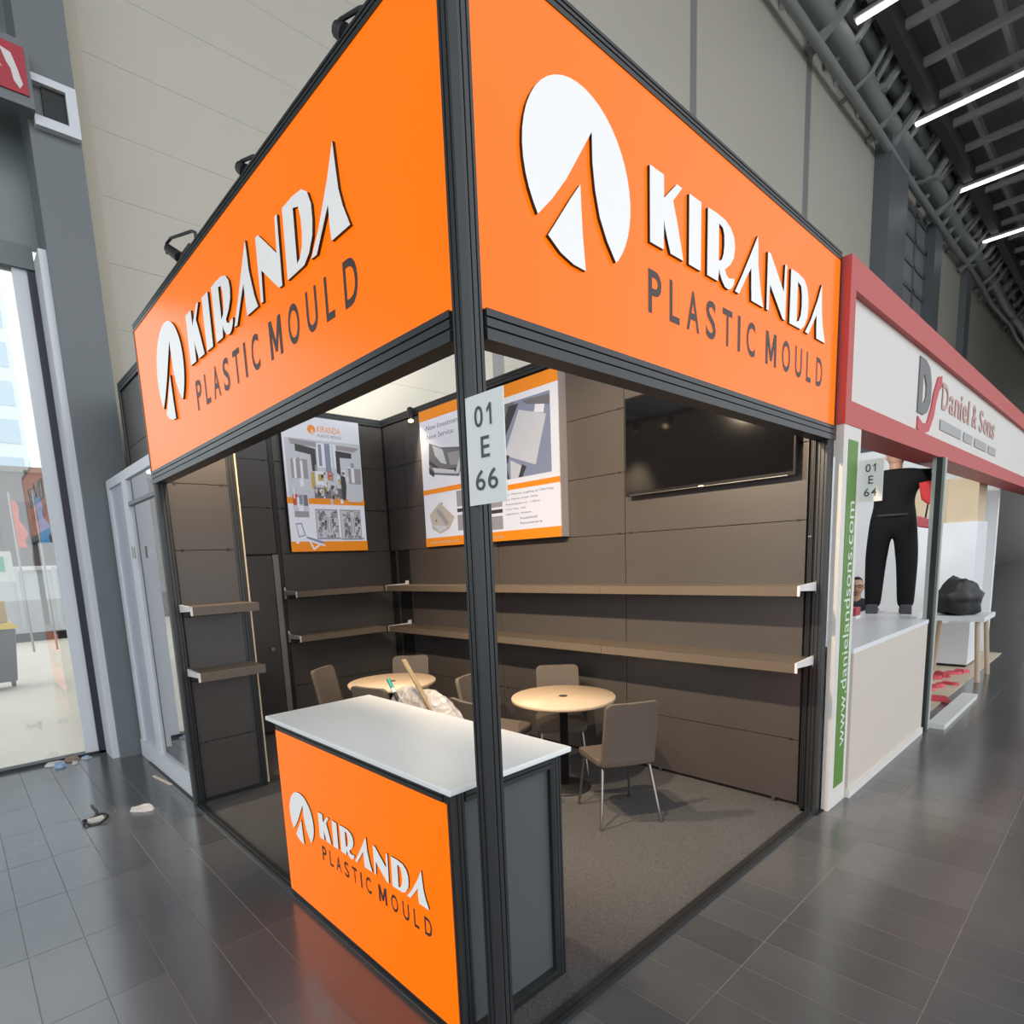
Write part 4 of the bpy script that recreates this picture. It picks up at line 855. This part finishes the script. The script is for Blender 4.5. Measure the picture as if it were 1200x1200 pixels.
g.prism([fr(z[0],f,z[1]) for f in (-.17,) for z in ((-.165,1.28),(-.315,1.30),(-.30,1.20),(-.245,1.06),(-.19,1.12))], [fr(z[0],f,z[1]) for f in (-.115,) for z in ((-.165,1.28),(-.315,1.30),(-.30,1.20),(-.245,1.06),(-.19,1.12))]); g.build('bag_body', mat('bag_red', (.6,.03,.03), .6), rb, bevel=.015)
g = MB(); g.prism([fr(z[0],-.165,z[1]) for z in ((-.17,.97),(-.27,.92),(-.26,.84),(-.175,.86))], [fr(z[0],-.11,z[1]) for z in ((-.17,.97),(-.27,.92),(-.26,.84),(-.175,.86))]); g.build('bag_pocket', mat('bag_pink', (.5,.1,.12), .6), rb, bevel=.012)
MB().tube([fr(-.262,-.143,1.28), fr(-.262,-.143,1.33)], .008, 6).build('strap', BLACK, rb)
MB().tube([fr(-.225,-.14,.92), fr(-.24,-.142,1.10)], .008, 6).build('strap', BLACK, rb)
# the seated man behind
pb = thing('person', (6.85, .96, 0), 'person with glasses and dark jacket sitting behind the white counter', 'person')
cb_ = Vector((6.85, .96, 0)); Fb = Vector((-.96,-.27,0)).normalized(); Lb = Vector((.27,-.96,0)).normalized()
def pq(l, f, z): v = cb_+Lb*l+Fb*f; return (v.x, v.y, z)
vs = [pq(0,-.05,.60), pq(0,-.06,.80), pq(0,-.03,1.0), pq(0,-.01,1.10), pq(0,0,1.17), pq(.1,.1,.56), pq(.12,.45,.55), pq(.12,.43,.10), pq(-.1,.1,.56), pq(-.12,.45,.55), pq(-.12,.43,.10), pq(.17,-.02,1.06), pq(.23,.08,.84), pq(.12,.30,.80), pq(-.17,-.02,1.06), pq(-.23,.08,.84), pq(-.12,.30,.80)]
ed = [(0,1),(1,2),(2,3),(3,4),(0,5),(5,6),(6,7),(0,8),(8,9),(9,10),(3,11),(11,12),(12,13),(3,14),(14,15),(15,16)]
rd = [(.15,.13),(.15,.12),(.16,.12),(.13,.09),(.06,.06),(.09,.09),(.07,.07),(.05,.05),(.09,.09),(.07,.07),(.05,.05),(.075,.075),(.055,.055),(.04,.04),(.075,.075),(.055,.055),(.04,.04)]
skin_mesh('clothed_body', vs, ed, rd, mat('dark_jacket', (.02,.022,.03), .8), pb)
MB().tube([pq(0,.0,1.12), pq(0,.01,1.22)], .05, 12).build('neck', SKIN, pb); head(pb, pq(0,.03,1.305), Fb, glasses=True)
hand(pb, pq(.12,.31,.80), Fb, (0,0,-1)); hand(pb, pq(-.12,.31,.80), Fb, (0,0,-1))
for l in (.12, -.12): bx(*[f(q) for q in (0,) for f in ()]) if False else MB().prism([pq(l-.05,.35,.012),pq(l+.05,.35,.012),pq(l+.05,.6,.012),pq(l-.05,.6,.012)], [pq(l-.04,.36,.1),pq(l+.04,.36,.1),pq(l+.035,.56,.05),pq(l-.035,.56,.05)]).build('shoe', BLACK, pb, bevel=.01)
st = thing('stool', (6.9, .98, 0), 'plain stool under the seated person behind the counter', 'stool')
MB().lathe([(.0,.45),(.17,.45),(.18,.47),(.17,.50),(.0,.50)], 6.9, .98, 24).build('stool_seat', BLACK, st)
for k in range(4): a = k*PI/2+.4; MB().tube([(6.9+.12*math.cos(a), .98+.12*math.sin(a), .46), (6.9+.17*math.cos(a), .98+.17*math.sin(a), .012)], .012, 8).build('leg', CHROME, st)
